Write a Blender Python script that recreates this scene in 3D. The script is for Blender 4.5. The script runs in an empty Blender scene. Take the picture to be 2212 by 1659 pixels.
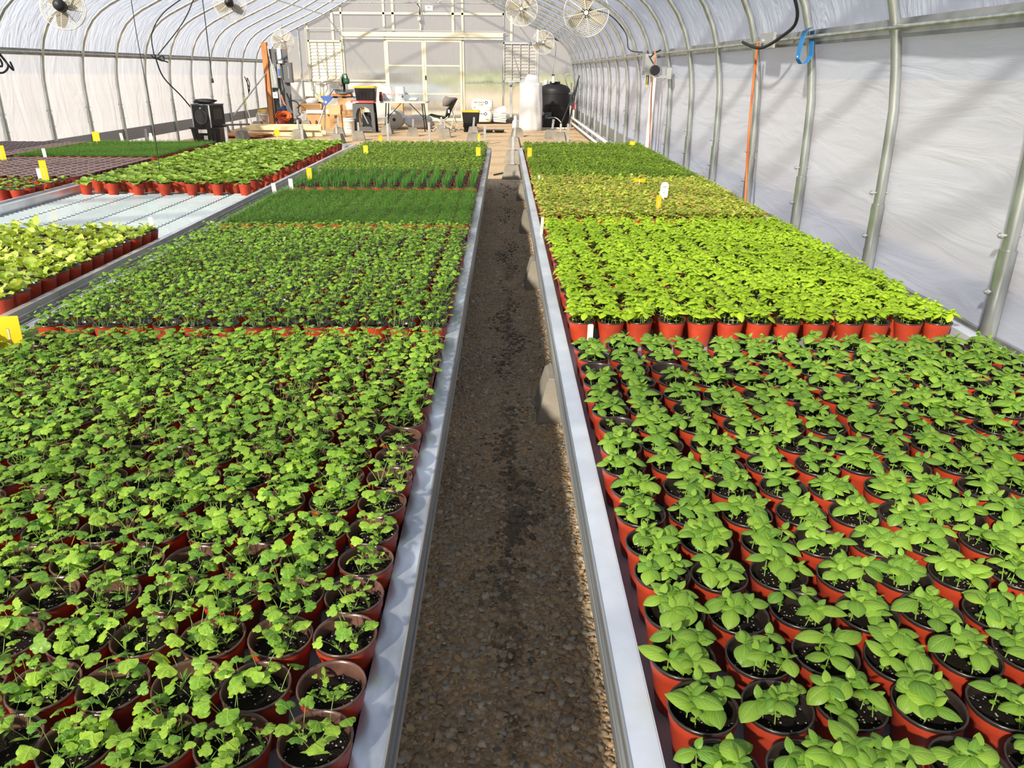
import bpy, math, random
import numpy as np
from mathutils import Matrix, Vector
random.seed(7); rng = np.random.RandomState(11)
SC = bpy.context.scene
COL = SC.collection
PI = math.pi

# ------------------------------------------------------------------ camera
FPX, CX, CY = 1661.0, 1106.0, 829.5
PITCH, YAW, ROLL = math.radians(22.15), math.radians(0.67), math.radians(0.4)
CAMPOS = np.array([0.0, 0.0, 1.48])
_fw = np.array([math.sin(YAW)*math.cos(PITCH), math.cos(YAW)*math.cos(PITCH), -math.sin(PITCH)])
_r = np.array([math.cos(YAW), -math.sin(YAW), 0.0]); _u = np.cross(_r, _fw)
_c, _s = math.cos(ROLL), math.sin(ROLL)
_r, _u = _c*_r+_s*_u, -_s*_r+_c*_u
cam_data = bpy.data.cameras.new('camera'); cam = bpy.data.objects.new('camera', cam_data); COL.objects.link(cam)
cam_data.sensor_width = 36; cam_data.lens = FPX/2212*36; cam_data.clip_end = 800; cam_data.clip_start = 0.05
cam.matrix_world = Matrix(((_r[0], _u[0], -_fw[0], 0), (_r[1], _u[1], -_fw[1], 0), (_r[2], _u[2], -_fw[2], CAMPOS[2]), (0, 0, 0, 1)))
SC.camera = cam

def inframe(x, y, z, m=110):
    q = np.array([x, y, z])-CAMPOS; d = q@_fw
    if d < 0.25: return False
    px = CX+FPX*(q@_r)/d; py = CY-FPX*(q@_u)/d
    k = m*max(1.0, 1.6/d)
    return -k < px < 2212+k and -k < py < 1659+k

# ------------------------------------------------------------------ light
world = bpy.data.worlds.new('world'); SC.world = world; world.use_nodes = True
wn = world.node_tree; wn.nodes.clear()
wo = wn.nodes.new('ShaderNodeOutputWorld'); wb = wn.nodes.new('ShaderNodeBackground'); wr = wn.nodes.new('ShaderNodeValToRGB')
wt = wn.nodes.new('ShaderNodeTexCoord'); ws = wn.nodes.new('ShaderNodeSeparateXYZ')
wn.links.new(wt.outputs['Generated'], ws.inputs[0]); wn.links.new(ws.outputs['Z'], wr.inputs[0])
wr.color_ramp.elements[0].position = 0.0; wr.color_ramp.elements[0].color = (0.86, 0.86, 0.90, 1)
wr.color_ramp.elements[1].position = 0.75; wr.color_ramp.elements[1].color = (0.36, 0.49, 0.80, 1)
e = wr.color_ramp.elements.new(0.2); e.color = (0.66, 0.76, 0.95, 1)
wn.links.new(wr.outputs[0], wb.inputs[0]); wb.inputs[1].default_value = 0.56
wn.links.new(wb.outputs[0], wo.inputs[0])
SUN_AZ, SUN_EL = math.radians(30.5), math.radians(31)
sd = bpy.data.lights.new('sun', 'SUN'); sd.energy = 14.0; sd.color = (1.0, 0.92, 0.77); sd.angle = math.radians(2.4)
sun = bpy.data.objects.new('sun', sd); COL.objects.link(sun)
sdir = Vector((math.sin(SUN_AZ)*math.cos(SUN_EL), math.cos(SUN_AZ)*math.cos(SUN_EL), -math.sin(SUN_EL)))
sun.rotation_euler = sdir.to_track_quat('-Z', 'Y').to_euler()
SC.view_settings.view_transform = 'Standard'; SC.view_settings.look = 'None'
SC.view_settings.gamma = 1; SC.view_settings.use_curve_mapping = False
SC.view_settings.exposure = 0.16
SC.cycles.max_bounces = 8; SC.cycles.transparent_max_bounces = 12
SC.cycles.transmission_bounces = 6; SC.cycles.diffuse_bounces = 4; SC.cycles.glossy_bounces = 3
SC.cycles.caustics_reflective = False; SC.cycles.caustics_refractive = False
SC.cycles.sample_clamp_indirect = 6

# ------------------------------------------------------------------ materials
def nt(m):
    m.use_nodes = True; n = m.node_tree; n.nodes.clear()
    return n, n.nodes.new('ShaderNodeOutputMaterial')
def mat(name, col, rough=0.6, metal=0.0, var=0.0, scale=8.0, col2=None, bump=0.0, bscale=60.0, stretch=(1, 1, 1), spec=0.5, coat=0.0, trans=0.0):
    m = bpy.data.materials.new(name); n, out = nt(m); L = n.links
    b = n.nodes.new('ShaderNodeBsdfPrincipled')
    b.inputs['Roughness'].default_value = rough; b.inputs['Metallic'].default_value = metal
    b.inputs['Specular IOR Level'].default_value = spec; b.inputs['Coat Weight'].default_value = coat
    b.inputs['Base Color'].default_value = (*col, 1)
    tc = n.nodes.new('ShaderNodeTexCoord'); mp = n.nodes.new('ShaderNodeMapping'); mp.inputs['Scale'].default_value = stretch
    L.new(tc.outputs['Object'], mp.inputs[0])
    if var > 0 or col2:
        nz = n.nodes.new('ShaderNodeTexNoise'); nz.inputs['Scale'].default_value = scale; nz.inputs['Detail'].default_value = 5
        L.new(mp.outputs[0], nz.inputs[0])
        cr = n.nodes.new('ShaderNodeValToRGB')
        c2 = col2 or tuple(min(1, c*(1+var)) for c in col); c1 = col if col2 else tuple(c*(1-var) for c in col)
        cr.color_ramp.elements[0].position = 0.38; cr.color_ramp.elements[1].position = 0.62
        cr.color_ramp.elements[0].color = (*c1, 1); cr.color_ramp.elements[1].color = (*c2, 1)
        L.new(nz.outputs[0], cr.inputs[0]); L.new(cr.outputs[0], b.inputs['Base Color'])
    if bump > 0:
        n2 = n.nodes.new('ShaderNodeTexNoise'); n2.inputs['Scale'].default_value = bscale; n2.inputs['Detail'].default_value = 4
        L.new(mp.outputs[0], n2.inputs[0])
        bp = n.nodes.new('ShaderNodeBump'); bp.inputs['Strength'].default_value = bump; bp.inputs['Distance'].default_value = 0.01
        L.new(n2.outputs[0], bp.inputs['Height']); L.new(bp.outputs[0], b.inputs['Normal'])
    sh = b.outputs[0]
    if trans > 0:
        t = n.nodes.new('ShaderNodeBsdfTranslucent'); t.inputs[0].default_value = (*col, 1)
        mx = n.nodes.new('ShaderNodeMixShader'); mx.inputs[0].default_value = trans
        L.new(sh, mx.inputs[1]); L.new(t.outputs[0], mx.inputs[2]); sh = mx.outputs[0]
    L.new(sh, out.inputs[0]); return m

def leaf_mat(name, c1, c2, c3=None, trans=0.38, rough=0.42, vein=0.35):
    m = bpy.data.materials.new(name); n, out = nt(m); L = n.links; N = n.nodes
    at = N.new('ShaderNodeAttribute'); at.attribute_name = 'lf'
    sp = N.new('ShaderNodeSeparateXYZ'); L.new(at.outputs['Vector'], sp.inputs[0])
    oi = N.new('ShaderNodeObjectInfo')
    ad = N.new('ShaderNodeMath'); ad.operation = 'ADD'; L.new(sp.outputs['Z'], ad.inputs[0]); L.new(oi.outputs['Random'], ad.inputs[1])
    fr = N.new('ShaderNodeMath'); fr.operation = 'FRACT'; L.new(ad.outputs[0], fr.inputs[0])
    cr = N.new('ShaderNodeValToRGB'); L.new(fr.outputs[0], cr.inputs[0])
    cr.color_ramp.elements[0].color = (*c1, 1); cr.color_ramp.elements[1].color = (*c2, 1)
    if c3:
        e = cr.color_ramp.elements.new(0.72); e.color = (*c2, 1); cr.color_ramp.elements[-1].color = (*c3, 1)
    # veins: midrib and slanting side veins from leaf coordinates
    ab = N.new('ShaderNodeMath'); ab.operation = 'ABSOLUTE'; L.new(sp.outputs['X'], ab.inputs[0])
    v1 = N.new('ShaderNodeMath'); v1.operation = 'MULTIPLY_ADD'; v1.inputs[1].default_value = -0.55; L.new(ab.outputs[0], v1.inputs[0]); L.new(sp.outputs['Y'], v1.inputs[2])
    v2 = N.new('ShaderNodeMath'); v2.operation = 'MULTIPLY'; v2.inputs[1].default_value = 38; L.new(v1.outputs[0], v2.inputs[0])
    v3 = N.new('ShaderNodeMath'); v3.operation = 'SINE'; L.new(v2.outputs[0], v3.inputs[0])
    v4 = N.new('ShaderNodeMapRange'); v4.inputs[1].default_value = 0.75; v4.inputs[2].default_value = 1.0; L.new(v3.outputs[0], v4.inputs[0])
    m1 = N.new('ShaderNodeMapRange'); m1.inputs[1].default_value = 0.10; m1.inputs[2].default_value = 0.0; L.new(ab.outputs[0], m1.inputs[0])
    mxm = N.new('ShaderNodeMath'); mxm.operation = 'MAXIMUM'; L.new(v4.outputs[0], mxm.inputs[0]); L.new(m1.outputs[0], mxm.inputs[1])
    sc = N.new('ShaderNodeMath'); sc.operation = 'MULTIPLY'; sc.inputs[1].default_value = vein; L.new(mxm.outputs[0], sc.inputs[0])
    mc = N.new('ShaderNodeMix'); mc.data_type = 'RGBA'
    lc = tuple(min(1, c*1.7+0.02) for c in c2)
    mc.inputs['B'].default_value = (*lc, 1); L.new(sc.outputs[0], mc.inputs['Factor']); L.new(cr.outputs[0], mc.inputs['A'])
    b = N.new('ShaderNodeBsdfPrincipled'); b.inputs['Roughness'].default_value = rough; b.inputs['Specular IOR Level'].default_value = 0.45
    L.new(mc.outputs['Result'], b.inputs['Base Color'])
    bp = N.new('ShaderNodeBump'); bp.inputs['Strength'].default_value = 0.5; bp.inputs['Distance'].default_value = 0.0012; bp.invert = True
    L.new(mxm.outputs[0], bp.inputs['Height']); L.new(bp.outputs[0], b.inputs['Normal'])
    t = N.new('ShaderNodeBsdfTranslucent')
    tm = N.new('ShaderNodeMix'); tm.data_type = 'RGBA'; tm.blend_type = 'MULTIPLY'; tm.inputs['Factor'].default_value = 1
    tm.inputs['B'].default_value = (1.25, 1.15, 0.55, 1); L.new(mc.outputs['Result'], tm.inputs['A']); L.new(tm.outputs['Result'], t.inputs[0])
    mx = N.new('ShaderNodeMixShader'); mx.inputs[0].default_value = trans
    L.new(b.outputs[0], mx.inputs[1]); L.new(t.outputs[0], mx.inputs[2]); L.new(mx.outputs[0], out.inputs[0])
    return m

def film_mat(name, col, transp, transl, wr1=1.0, dist=0.02, stretch=(6, 1.2, 1.2), roughg=0.3, gloss=0.05, refr=0.0):
    """greenhouse polyethylene: part of the light goes straight through, part is scattered on"""
    m = bpy.data.materials.new(name); n, out = nt(m); L = n.links; N = n.nodes
    tc = N.new('ShaderNodeTexCoord'); mp = N.new('ShaderNodeMapping'); mp.inputs['Scale'].default_value = stretch
    L.new(tc.outputs['Object'], mp.inputs[0])
    nz = N.new('ShaderNodeTexNoise'); nz.inputs['Scale'].default_value = 3.0; nz.inputs['Detail'].default_value = 6; nz.inputs['Distortion'].default_value = 1.2
    L.new(mp.outputs[0], nz.inputs[0])
    bp = N.new('ShaderNodeBump'); bp.inputs['Strength'].default_value = wr1; bp.inputs['Distance'].default_value = dist
    L.new(nz.outputs[0], bp.inputs['Height'])
    d = N.new('ShaderNodeBsdfDiffuse'); d.inputs[0].default_value = (*col, 1); L.new(bp.outputs[0], d.inputs['Normal'])
    t = N.new('ShaderNodeBsdfTranslucent'); t.inputs[0].default_value = (*col, 1); L.new(bp.outputs[0], t.inputs['Normal'])
    g = N.new('ShaderNodeBsdfGlossy'); g.inputs['Roughness'].default_value = roughg; L.new(bp.outputs[0], g.inputs['Normal'])
    tr = N.new('ShaderNodeBsdfTransparent')
    if refr > 0:
        tr = N.new('ShaderNodeBsdfRefraction'); tr.inputs['Roughness'].default_value = refr; tr.inputs['IOR'].default_value = 1.25
        L.new(bp.outputs[0], tr.inputs['Normal'])
    def mix(f, a, b):
        x = N.new('ShaderNodeMixShader'); x.inputs[0].default_value = f; L.new(a, x.inputs[1]); L.new(b, x.inputs[2]); return x.outputs[0]
    s = mix(transl, d.outputs[0], t.outputs[0]); s = mix(gloss, s, g.outputs[0]); s = mix(transp, s, tr.outputs[0])
    L.new(s, out.inputs[0]); return m

M = {}
M['film_roof'] = film_mat('roof_film', (0.62, 0.69, 0.84), 0.44, 0.45, wr1=1.0, dist=0.09, stretch=(0.7, 2.6, 0.7))
M['film_left'] = film_mat('left_wall_film', (0.61, 0.65, 0.75), 0.10, 0.36, wr1=0.8, dist=0.05, stretch=(1, 1.0, 0.35))
M['film_right'] = film_mat('right_wall_film', (0.62, 0.67, 0.80), 0.07, 0.42, wr1=0.45, dist=0.03, stretch=(1, 0.35, 2.2))
M['film_back'] = film_mat('back_film', (0.93, 0.92, 0.9), 0.42, 0.6)
M['poly'] = film_mat('polycarbonate_panel', (0.97, 0.91, 0.82), 0.68, 0.55, wr1=0.6, dist=0.02, stretch=(22, 1, 0.7), refr=0.13, gloss=0.06)
M['poly_white'] = film_mat('white_sheet_panel', (0.95, 0.95, 0.93), 0.15, 0.55, wr1=0.4, dist=0.03, stretch=(3, 1, 3), refr=0.2)
M['steel'] = mat('galvanised_steel', (0.50, 0.53, 0.52), 0.32, 0.85, var=0.18, scale=14, stretch=(1, 1, 0.3))
M['steel_dark'] = mat('weathered_channel', (0.30, 0.31, 0.31), 0.5, 0.6, var=0.2, scale=5)
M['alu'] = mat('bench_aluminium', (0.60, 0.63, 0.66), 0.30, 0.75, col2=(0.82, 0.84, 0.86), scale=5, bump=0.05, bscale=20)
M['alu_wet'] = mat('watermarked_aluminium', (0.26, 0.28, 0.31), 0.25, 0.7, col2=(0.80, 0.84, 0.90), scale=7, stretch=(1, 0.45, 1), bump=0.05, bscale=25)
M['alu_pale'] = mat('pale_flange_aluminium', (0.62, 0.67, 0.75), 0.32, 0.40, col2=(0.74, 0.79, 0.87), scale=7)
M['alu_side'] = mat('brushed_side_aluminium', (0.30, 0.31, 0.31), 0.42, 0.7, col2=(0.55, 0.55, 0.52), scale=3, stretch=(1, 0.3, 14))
M['tray'] = mat('grey_bench_tray', (0.30, 0.34, 0.38), 0.4)
M['tray_white'] = mat('wet_white_tray', (0.40, 0.46, 0.48), 0.08, var=0.12, scale=3, coat=0.6, spec=0.8)
M['groove'] = mat('tray_groove', (0.12, 0.13, 0.14), 0.5)
M['cream'] = mat('cream_metal', (0.68, 0.63, 0.47), 0.5)  # cream of door and header; on left studs it paints their sunlit tone
M['shut_lit'] = mat('sunlit_shutter', (0.74, 0.69, 0.50), 0.5)  # sunlit tone of the left shutter, put into its colour
M['shut_shade'] = mat('shaded_shutter', (0.36, 0.34, 0.31), 0.55)  # right shutter darkened in colour to stand for its shade
M['pot_red'] = mat('terracotta_plastic', (0.46, 0.050, 0.018), 0.45, var=0.10, scale=20)
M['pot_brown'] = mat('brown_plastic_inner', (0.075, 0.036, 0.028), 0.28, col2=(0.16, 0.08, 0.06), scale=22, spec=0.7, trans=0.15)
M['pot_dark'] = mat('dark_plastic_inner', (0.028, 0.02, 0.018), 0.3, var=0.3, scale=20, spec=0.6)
def soil_mat():
    m = bpy.data.materials.new('potting_soil'); n, out = nt(m); L = n.links; N = n.nodes
    tc = N.new('ShaderNodeTexCoord'); vo = N.new('ShaderNodeTexVoronoi'); vo.inputs['Scale'].default_value = 170
    ge = N.new('ShaderNodeNewGeometry'); L.new(ge.outputs['Position'], vo.inputs[0])
    lt = N.new('ShaderNodeMath'); lt.operation = 'LESS_THAN'; lt.inputs[1].default_value = 0.30; L.new(vo.outputs['Distance'], lt.inputs[0])
    sx = N.new('ShaderNodeSeparateColor'); L.new(vo.outputs['Color'], sx.inputs[0])
    l2 = N.new('ShaderNodeMath'); l2.operation = 'GREATER_THAN'; l2.inputs[1].default_value = 0.68; L.new(sx.outputs[0], l2.inputs[0])
    mu = N.new('ShaderNodeMath'); mu.operation = 'MULTIPLY'; L.new(lt.outputs[0], mu.inputs[0]); L.new(l2.outputs[0], mu.inputs[1])
    mc = N.new('ShaderNodeMix'); mc.data_type = 'RGBA'; mc.inputs['A'].default_value = (0.012, 0.009, 0.007, 1); mc.inputs['B'].default_value = (0.5, 0.45, 0.4, 1)
    L.new(mu.outputs[0], mc.inputs['Factor'])
    nz = N.new('ShaderNodeTexNoise'); nz.inputs['Scale'].default_value = 400; L.new(ge.outputs['Position'], nz.inputs[0])
    bp = N.new('ShaderNodeBump'); bp.inputs['Strength'].default_value = 1; bp.inputs['Distance'].default_value = 0.004; L.new(nz.outputs[0], bp.inputs['Height'])
    b = N.new('ShaderNodeBsdfPrincipled'); b.inputs['Roughness'].default_value = 0.85; b.inputs['Specular IOR Level'].default_value = 0.12; L.new(mc.outputs['Result'], b.inputs['Base Color']); L.new(bp.outputs[0], b.inputs['Normal'])
    L.new(b.outputs[0], out.inputs[0]); return m
M['soil'] = soil_mat()
M['stem'] = mat('pale_green_stem', (0.30, 0.46, 0.12), 0.5, trans=0.2)
M['lf_basil'] = leaf_mat('basil_leaf', (0.14, 0.30, 0.04), (0.31, 0.50, 0.06))
M['lf_basil2'] = leaf_mat('bright_basil_leaf', (0.30, 0.50, 0.02), (0.49, 0.70, 0.04))
M['lf_cil'] = leaf_mat('cilantro_leaf', (0.13, 0.31, 0.035), (0.38, 0.59, 0.06), vein=0.2)
M['lf_par'] = leaf_mat('parsley_leaf', (0.13, 0.30, 0.025), (0.34, 0.56, 0.05), vein=0.15)
M['lf_par2'] = leaf_mat('dark_parsley_leaf', (0.11, 0.24, 0.02), (0.32, 0.46, 0.04), vein=0.1)
M['lf_dill'] = leaf_mat('dill_frond', (0.07, 0.19, 0.025), (0.17, 0.34, 0.045), vein=0.0)
M['lf_chive'] = leaf_mat('chive_blade', (0.07, 0.20, 0.04), (0.14, 0.32, 0.06), vein=0.0)
M['lf_red'] = leaf_mat('blushed_cress_leaf', (0.30, 0.44, 0.05), (0.66, 0.76, 0.12), (0.70, 0.36, 0.20), vein=0.1)
M['lf_mint'] = leaf_mat('mint_leaf', (0.14, 0.27, 0.02), (0.36, 0.52, 0.04), vein=0.1)
M['lf_butter'] = leaf_mat('pale_lettuce_leaf', (0.45, 0.62, 0.09), (0.66, 0.80, 0.17), vein=0.25)
M['lf_rom'] = leaf_mat('romaine_leaf', (0.20, 0.36, 0.05), (0.40, 0.56, 0.10), vein=0.3)
M['yellow'] = mat('sticky_card_yellow', (0.90, 0.68, 0.02), 0.35, trans=0.25)
M['label'] = mat('white_plant_tag', (0.85, 0.85, 0.82), 0.5, trans=0.2)
M['ink'] = mat('dark_ink', (0.04, 0.04, 0.04), 0.6)
M['concrete'] = mat('precast_concrete', (0.25, 0.225, 0.185), 0.9, var=0.12, scale=6, bump=0.3, bscale=50)
M['galv'] = mat('perforated_post', (0.45, 0.46, 0.46), 0.4, 0.5, var=0.1)
M['white'] = mat('white_plastic', (0.80, 0.80, 0.77), 0.45)
M['offwhite'] = mat('offwhite_fan_guard', (0.78, 0.75, 0.66), 0.45)
M['blade'] = mat('fan_blade_taupe', (0.30, 0.27, 0.21), 0.5)
M['black'] = mat('black_plastic', (0.013, 0.013, 0.014), 0.5, spec=0.35)
M['rubber'] = mat('black_rubber', (0.015, 0.015, 0.015), 0.6)
M['dgrey'] = mat('dark_grey_metal', (0.10, 0.105, 0.11), 0.5)
M['mgrey'] = mat('grey_enclosure', (0.30, 0.31, 0.31), 0.5)
M['lgrey'] = mat('light_grey_enclosure', (0.42, 0.43, 0.43), 0.5)
M['totelid'] = mat('yellow_tote_lid', (0.85, 0.48, 0.03), 0.45)
M['card'] = mat('cardboard', (0.50, 0.29, 0.13), 0.8, var=0.07, scale=3)
M['card2'] = mat('cardboard_light', (0.60, 0.38, 0.20), 0.8, var=0.07, scale=3)
M['cardin'] = mat('cardboard_shadowed', (0.22, 0.12, 0.06), 0.9)
M['wood_or'] = mat('treated_post_wood', (0.42, 0.17, 0.05), 0.7, var=0.2, scale=5, stretch=(4, 4, 0.5))
M['wood'] = mat('pale_lumber', (0.74, 0.60, 0.36), 0.7, var=0.1, scale=4, stretch=(0.5, 6, 6))
M['boardgrey'] = mat('weathered_sill_board', (0.34, 0.31, 0.27), 0.85, var=0.15, scale=5)
M['orange'] = mat('orange_cord', (0.80, 0.14, 0.02), 0.5)
M['brick'] = mat('faded_orange_cord', (0.55, 0.20, 0.12), 0.6)
M['red'] = mat('red_plastic', (0.55, 0.03, 0.03), 0.4)
M['pinkred'] = mat('coral_worktop', (0.65, 0.09, 0.09), 0.5)
M['darkred'] = mat('dark_red_tank', (0.30, 0.02, 0.03), 0.4)
M['blue'] = mat('blue_enamel', (0.06, 0.13, 0.40), 0.4)
M['strap'] = mat('blue_webbing', (0.02, 0.20, 0.52), 0.7, bump=0.3, bscale=300)
M['navy'] = mat('navy_cloth', (0.02, 0.04, 0.12), 0.8)
M['green'] = mat('green_saw_housing', (0.02, 0.12, 0.06), 0.4)
M['table'] = mat('folding_table_top', (0.55, 0.55, 0.50), 0.5)
M['chairfab'] = mat('taupe_grey_chair_fabric', (0.20, 0.175, 0.155), 0.85)
M['chairblk'] = mat('charcoal_chair_fabric', (0.035, 0.035, 0.037), 0.85)
M['bag'] = mat('white_bale_plastic', (0.78, 0.78, 0.74), 0.35, bump=0.5, bscale=9)
M['sheet'] = mat('milky_plastic_wrap', (0.84, 0.85, 0.86), 0.25, bump=1.0, bscale=5, trans=0.35, stretch=(1.5, 1.5, 0.4))
M['bubble'] = mat('bubble_wrap', (0.70, 0.71, 0.69), 0.3, bump=0.8, bscale=40, trans=0.2)
M['logo_red'] = mat('red_print', (0.60, 0.05, 0.10), 0.6)
M['logo_or'] = mat('orange_print', (0.80, 0.22, 0.06), 0.6)
M['logo_gr'] = mat('green_print', (0.25, 0.45, 0.10), 0.6)
M['amber'] = mat('amber_bottle', (0.18, 0.02, 0.01), 0.2)
M['yelgrn'] = mat('yellow_print', (0.75, 0.65, 0.05), 0.5)
M['field'] = mat('dry_field', (0.62, 0.49, 0.32), 0.95, var=0.2, scale=0.15)
M['bushm'] = mat('field_bush', (0.14, 0.22, 0.06), 0.9, var=0.3, scale=1)
M['carp'] = mat('silver_blue_paint', (0.25, 0.33, 0.42), 0.3, 0.3)
M['glass'] = mat('dark_car_glass', (0.03, 0.04, 0.05), 0.1)

def ground_mat():
    m = bpy.data.materials.new('crushed_gravel_ground'); n, out = nt(m); L = n.links; N = n.nodes
    ge = N.new('ShaderNodeNewGeometry'); P = ge.outputs['Position']
    vo = N.new('ShaderNodeTexVoronoi'); vo.inputs['Scale'].default_value = 70; L.new(P, vo.inputs[0])
    cr = N.new('ShaderNodeValToRGB'); L.new(vo.outputs['Color'], cr.inputs[0])
    cr.color_ramp.elements[0].color = (0.32, 0.22, 0.125, 1); cr.color_ramp.elements[1].color = (0.66, 0.50, 0.30, 1)
    e = cr.color_ramp.elements.new(0.5); e.color = (0.50, 0.36, 0.21, 1)
    nz = N.new('ShaderNodeTexNoise'); nz.inputs['Scale'].default_value = 2.2; nz.inputs['Detail'].default_value = 5; L.new(P, nz.inputs[0])
    r2 = N.new('ShaderNodeValToRGB'); L.new(nz.outputs[0], r2.inputs[0])
    r2.color_ramp.elements[0].position = 0.35; r2.color_ramp.elements[0].color = (0.72, 0.70, 0.68, 1); r2.color_ramp.elements[1].position = 0.62; r2.color_ramp.elements[1].color = (1.1, 1.0, 0.9, 1)
    mc = N.new('ShaderNodeMix'); mc.data_type = 'RGBA'; mc.blend_type = 'MULTIPLY'; mc.inputs['Factor'].default_value = 1
    L.new(cr.outputs[0], mc.inputs['A']); L.new(r2.outputs[0], mc.inputs['B'])
    # drip-wetted line of darker gravel down the aisle
    sp = N.new('ShaderNodeSeparateXYZ'); L.new(P, sp.inputs[0])
    n3 = N.new('ShaderNodeTexNoise'); n3.inputs['Scale'].default_value = 5; n3.inputs['Detail'].default_value = 6; L.new(P, n3.inputs[0])
    a1 = N.new('ShaderNodeMath'); a1.operation = 'MULTIPLY_ADD'; a1.inputs[1].default_value = 0.30; L.new(n3.outputs[0], a1.inputs[0])
    ab0 = N.new('ShaderNodeMath'); ab0.operation = 'SUBTRACT'; ab0.inputs[1].default_value = 0.03; L.new(sp.outputs['X'], ab0.inputs[0])
    ab = N.new('ShaderNodeMath'); ab.operation = 'ABSOLUTE'; L.new(ab0.outputs[0], ab.inputs[0]); L.new(ab.outputs[0], a1.inputs[2])
    mr = N.new('ShaderNodeMapRange'); mr.inputs[1].default_value = 0.13; mr.inputs[2].default_value = 0.19; mr.inputs[3].default_value = 0.30; mr.inputs[4].default_value = 1.0
    L.new(a1.outputs[0], mr.inputs[0])
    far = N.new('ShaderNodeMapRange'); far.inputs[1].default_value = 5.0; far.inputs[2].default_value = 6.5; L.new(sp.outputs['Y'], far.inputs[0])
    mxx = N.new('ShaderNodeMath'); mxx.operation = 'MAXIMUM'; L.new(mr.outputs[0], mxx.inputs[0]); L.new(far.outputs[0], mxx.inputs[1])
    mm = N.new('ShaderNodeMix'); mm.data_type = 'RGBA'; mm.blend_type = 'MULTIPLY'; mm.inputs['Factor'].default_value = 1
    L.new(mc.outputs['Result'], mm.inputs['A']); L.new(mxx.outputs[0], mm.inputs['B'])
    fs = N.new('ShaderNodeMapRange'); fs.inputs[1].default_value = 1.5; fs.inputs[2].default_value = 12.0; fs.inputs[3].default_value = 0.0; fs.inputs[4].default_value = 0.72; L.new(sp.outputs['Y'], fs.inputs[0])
    far_mix = N.new('ShaderNodeMix'); far_mix.data_type = 'RGBA'; far_mix.inputs['B'].default_value = (0.72, 0.52, 0.31, 1); L.new(fs.outputs[0], far_mix.inputs['Factor']); L.new(mm.outputs['Result'], far_mix.inputs['A']); mm = far_mix  # ground colour turns paler with distance along the aisle
    bp = N.new('ShaderNodeBump'); bp.inputs['Strength'].default_value = 1; bp.inputs['Distance'].default_value = 0.012; L.new(vo.outputs['Distance'], bp.inputs['Height']); bp.invert = True
    b = N.new('ShaderNodeBsdfPrincipled'); b.inputs['Roughness'].default_value = 0.9; L.new(mm.outputs['Result'], b.inputs['Base Color']); L.new(bp.outputs[0], b.inputs['Normal'])
    L.new(b.outputs[0], out.inputs[0]); return m
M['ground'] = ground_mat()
def stone_mat():
    m = bpy.data.materials.new('gravel_stone'); n, out = nt(m); L = n.links; N = n.nodes
    at = N.new('ShaderNodeAttribute'); at.attribute_name = 'lf'; sp = N.new('ShaderNodeSeparateXYZ'); L.new(at.outputs['Vector'], sp.inputs[0])
    cr = N.new('ShaderNodeValToRGB'); L.new(sp.outputs['Z'], cr.inputs[0])
    cr.color_ramp.elements[0].color = (0.26, 0.19, 0.115, 1); cr.color_ramp.elements[1].color = (0.58, 0.47, 0.33, 1)
    for p, c in ((0.3, (0.38, 0.31, 0.22, 1)), (0.6, (0.44, 0.31, 0.18, 1)), (0.85, (0.35, 0.33, 0.28, 1))):
        e = cr.color_ramp.elements.new(p); e.color = c
    mu = N.new('ShaderNodeMix'); mu.data_type = 'RGBA'; mu.blend_type = 'MULTIPLY'; mu.inputs['Factor'].default_value = 1
    L.new(cr.outputs[0], mu.inputs['A']); L.new(sp.outputs['X'], mu.inputs['B'])
    b = N.new('ShaderNodeBsdfPrincipled'); b.inputs['Roughness'].default_value = 0.8; L.new(mu.outputs['Result'], b.inputs['Base Color'])
    L.new(b.outputs[0], out.inputs[0]); return m
M['stone'] = stone_mat()

# ------------------------------------------------------------------ object helpers
def link(name, data, parent=None):
    o = bpy.data.objects.new(name, data); COL.objects.link(o)
    if parent is not None: o.parent = parent
    return o
def tag(o, label=None, cat=None, group=None, kind=None):
    if label: o['label'] = label
    if cat: o['category'] = cat
    if group: o['group'] = group
    if kind: o['kind'] = kind
    return o
def thing(name, label, cat, loc=(0, 0, 0), rz=0.0, group=None):
    o = link(name, None); o.empty_display_size = 0.05
    o.location = loc; o.rotation_euler = (0, 0, rz); return tag(o, label, cat, group)
def struct(name, parent=None):
    o = link(name, None, parent)
    if parent is None: o['kind'] = 'structure'
    return o

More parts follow.
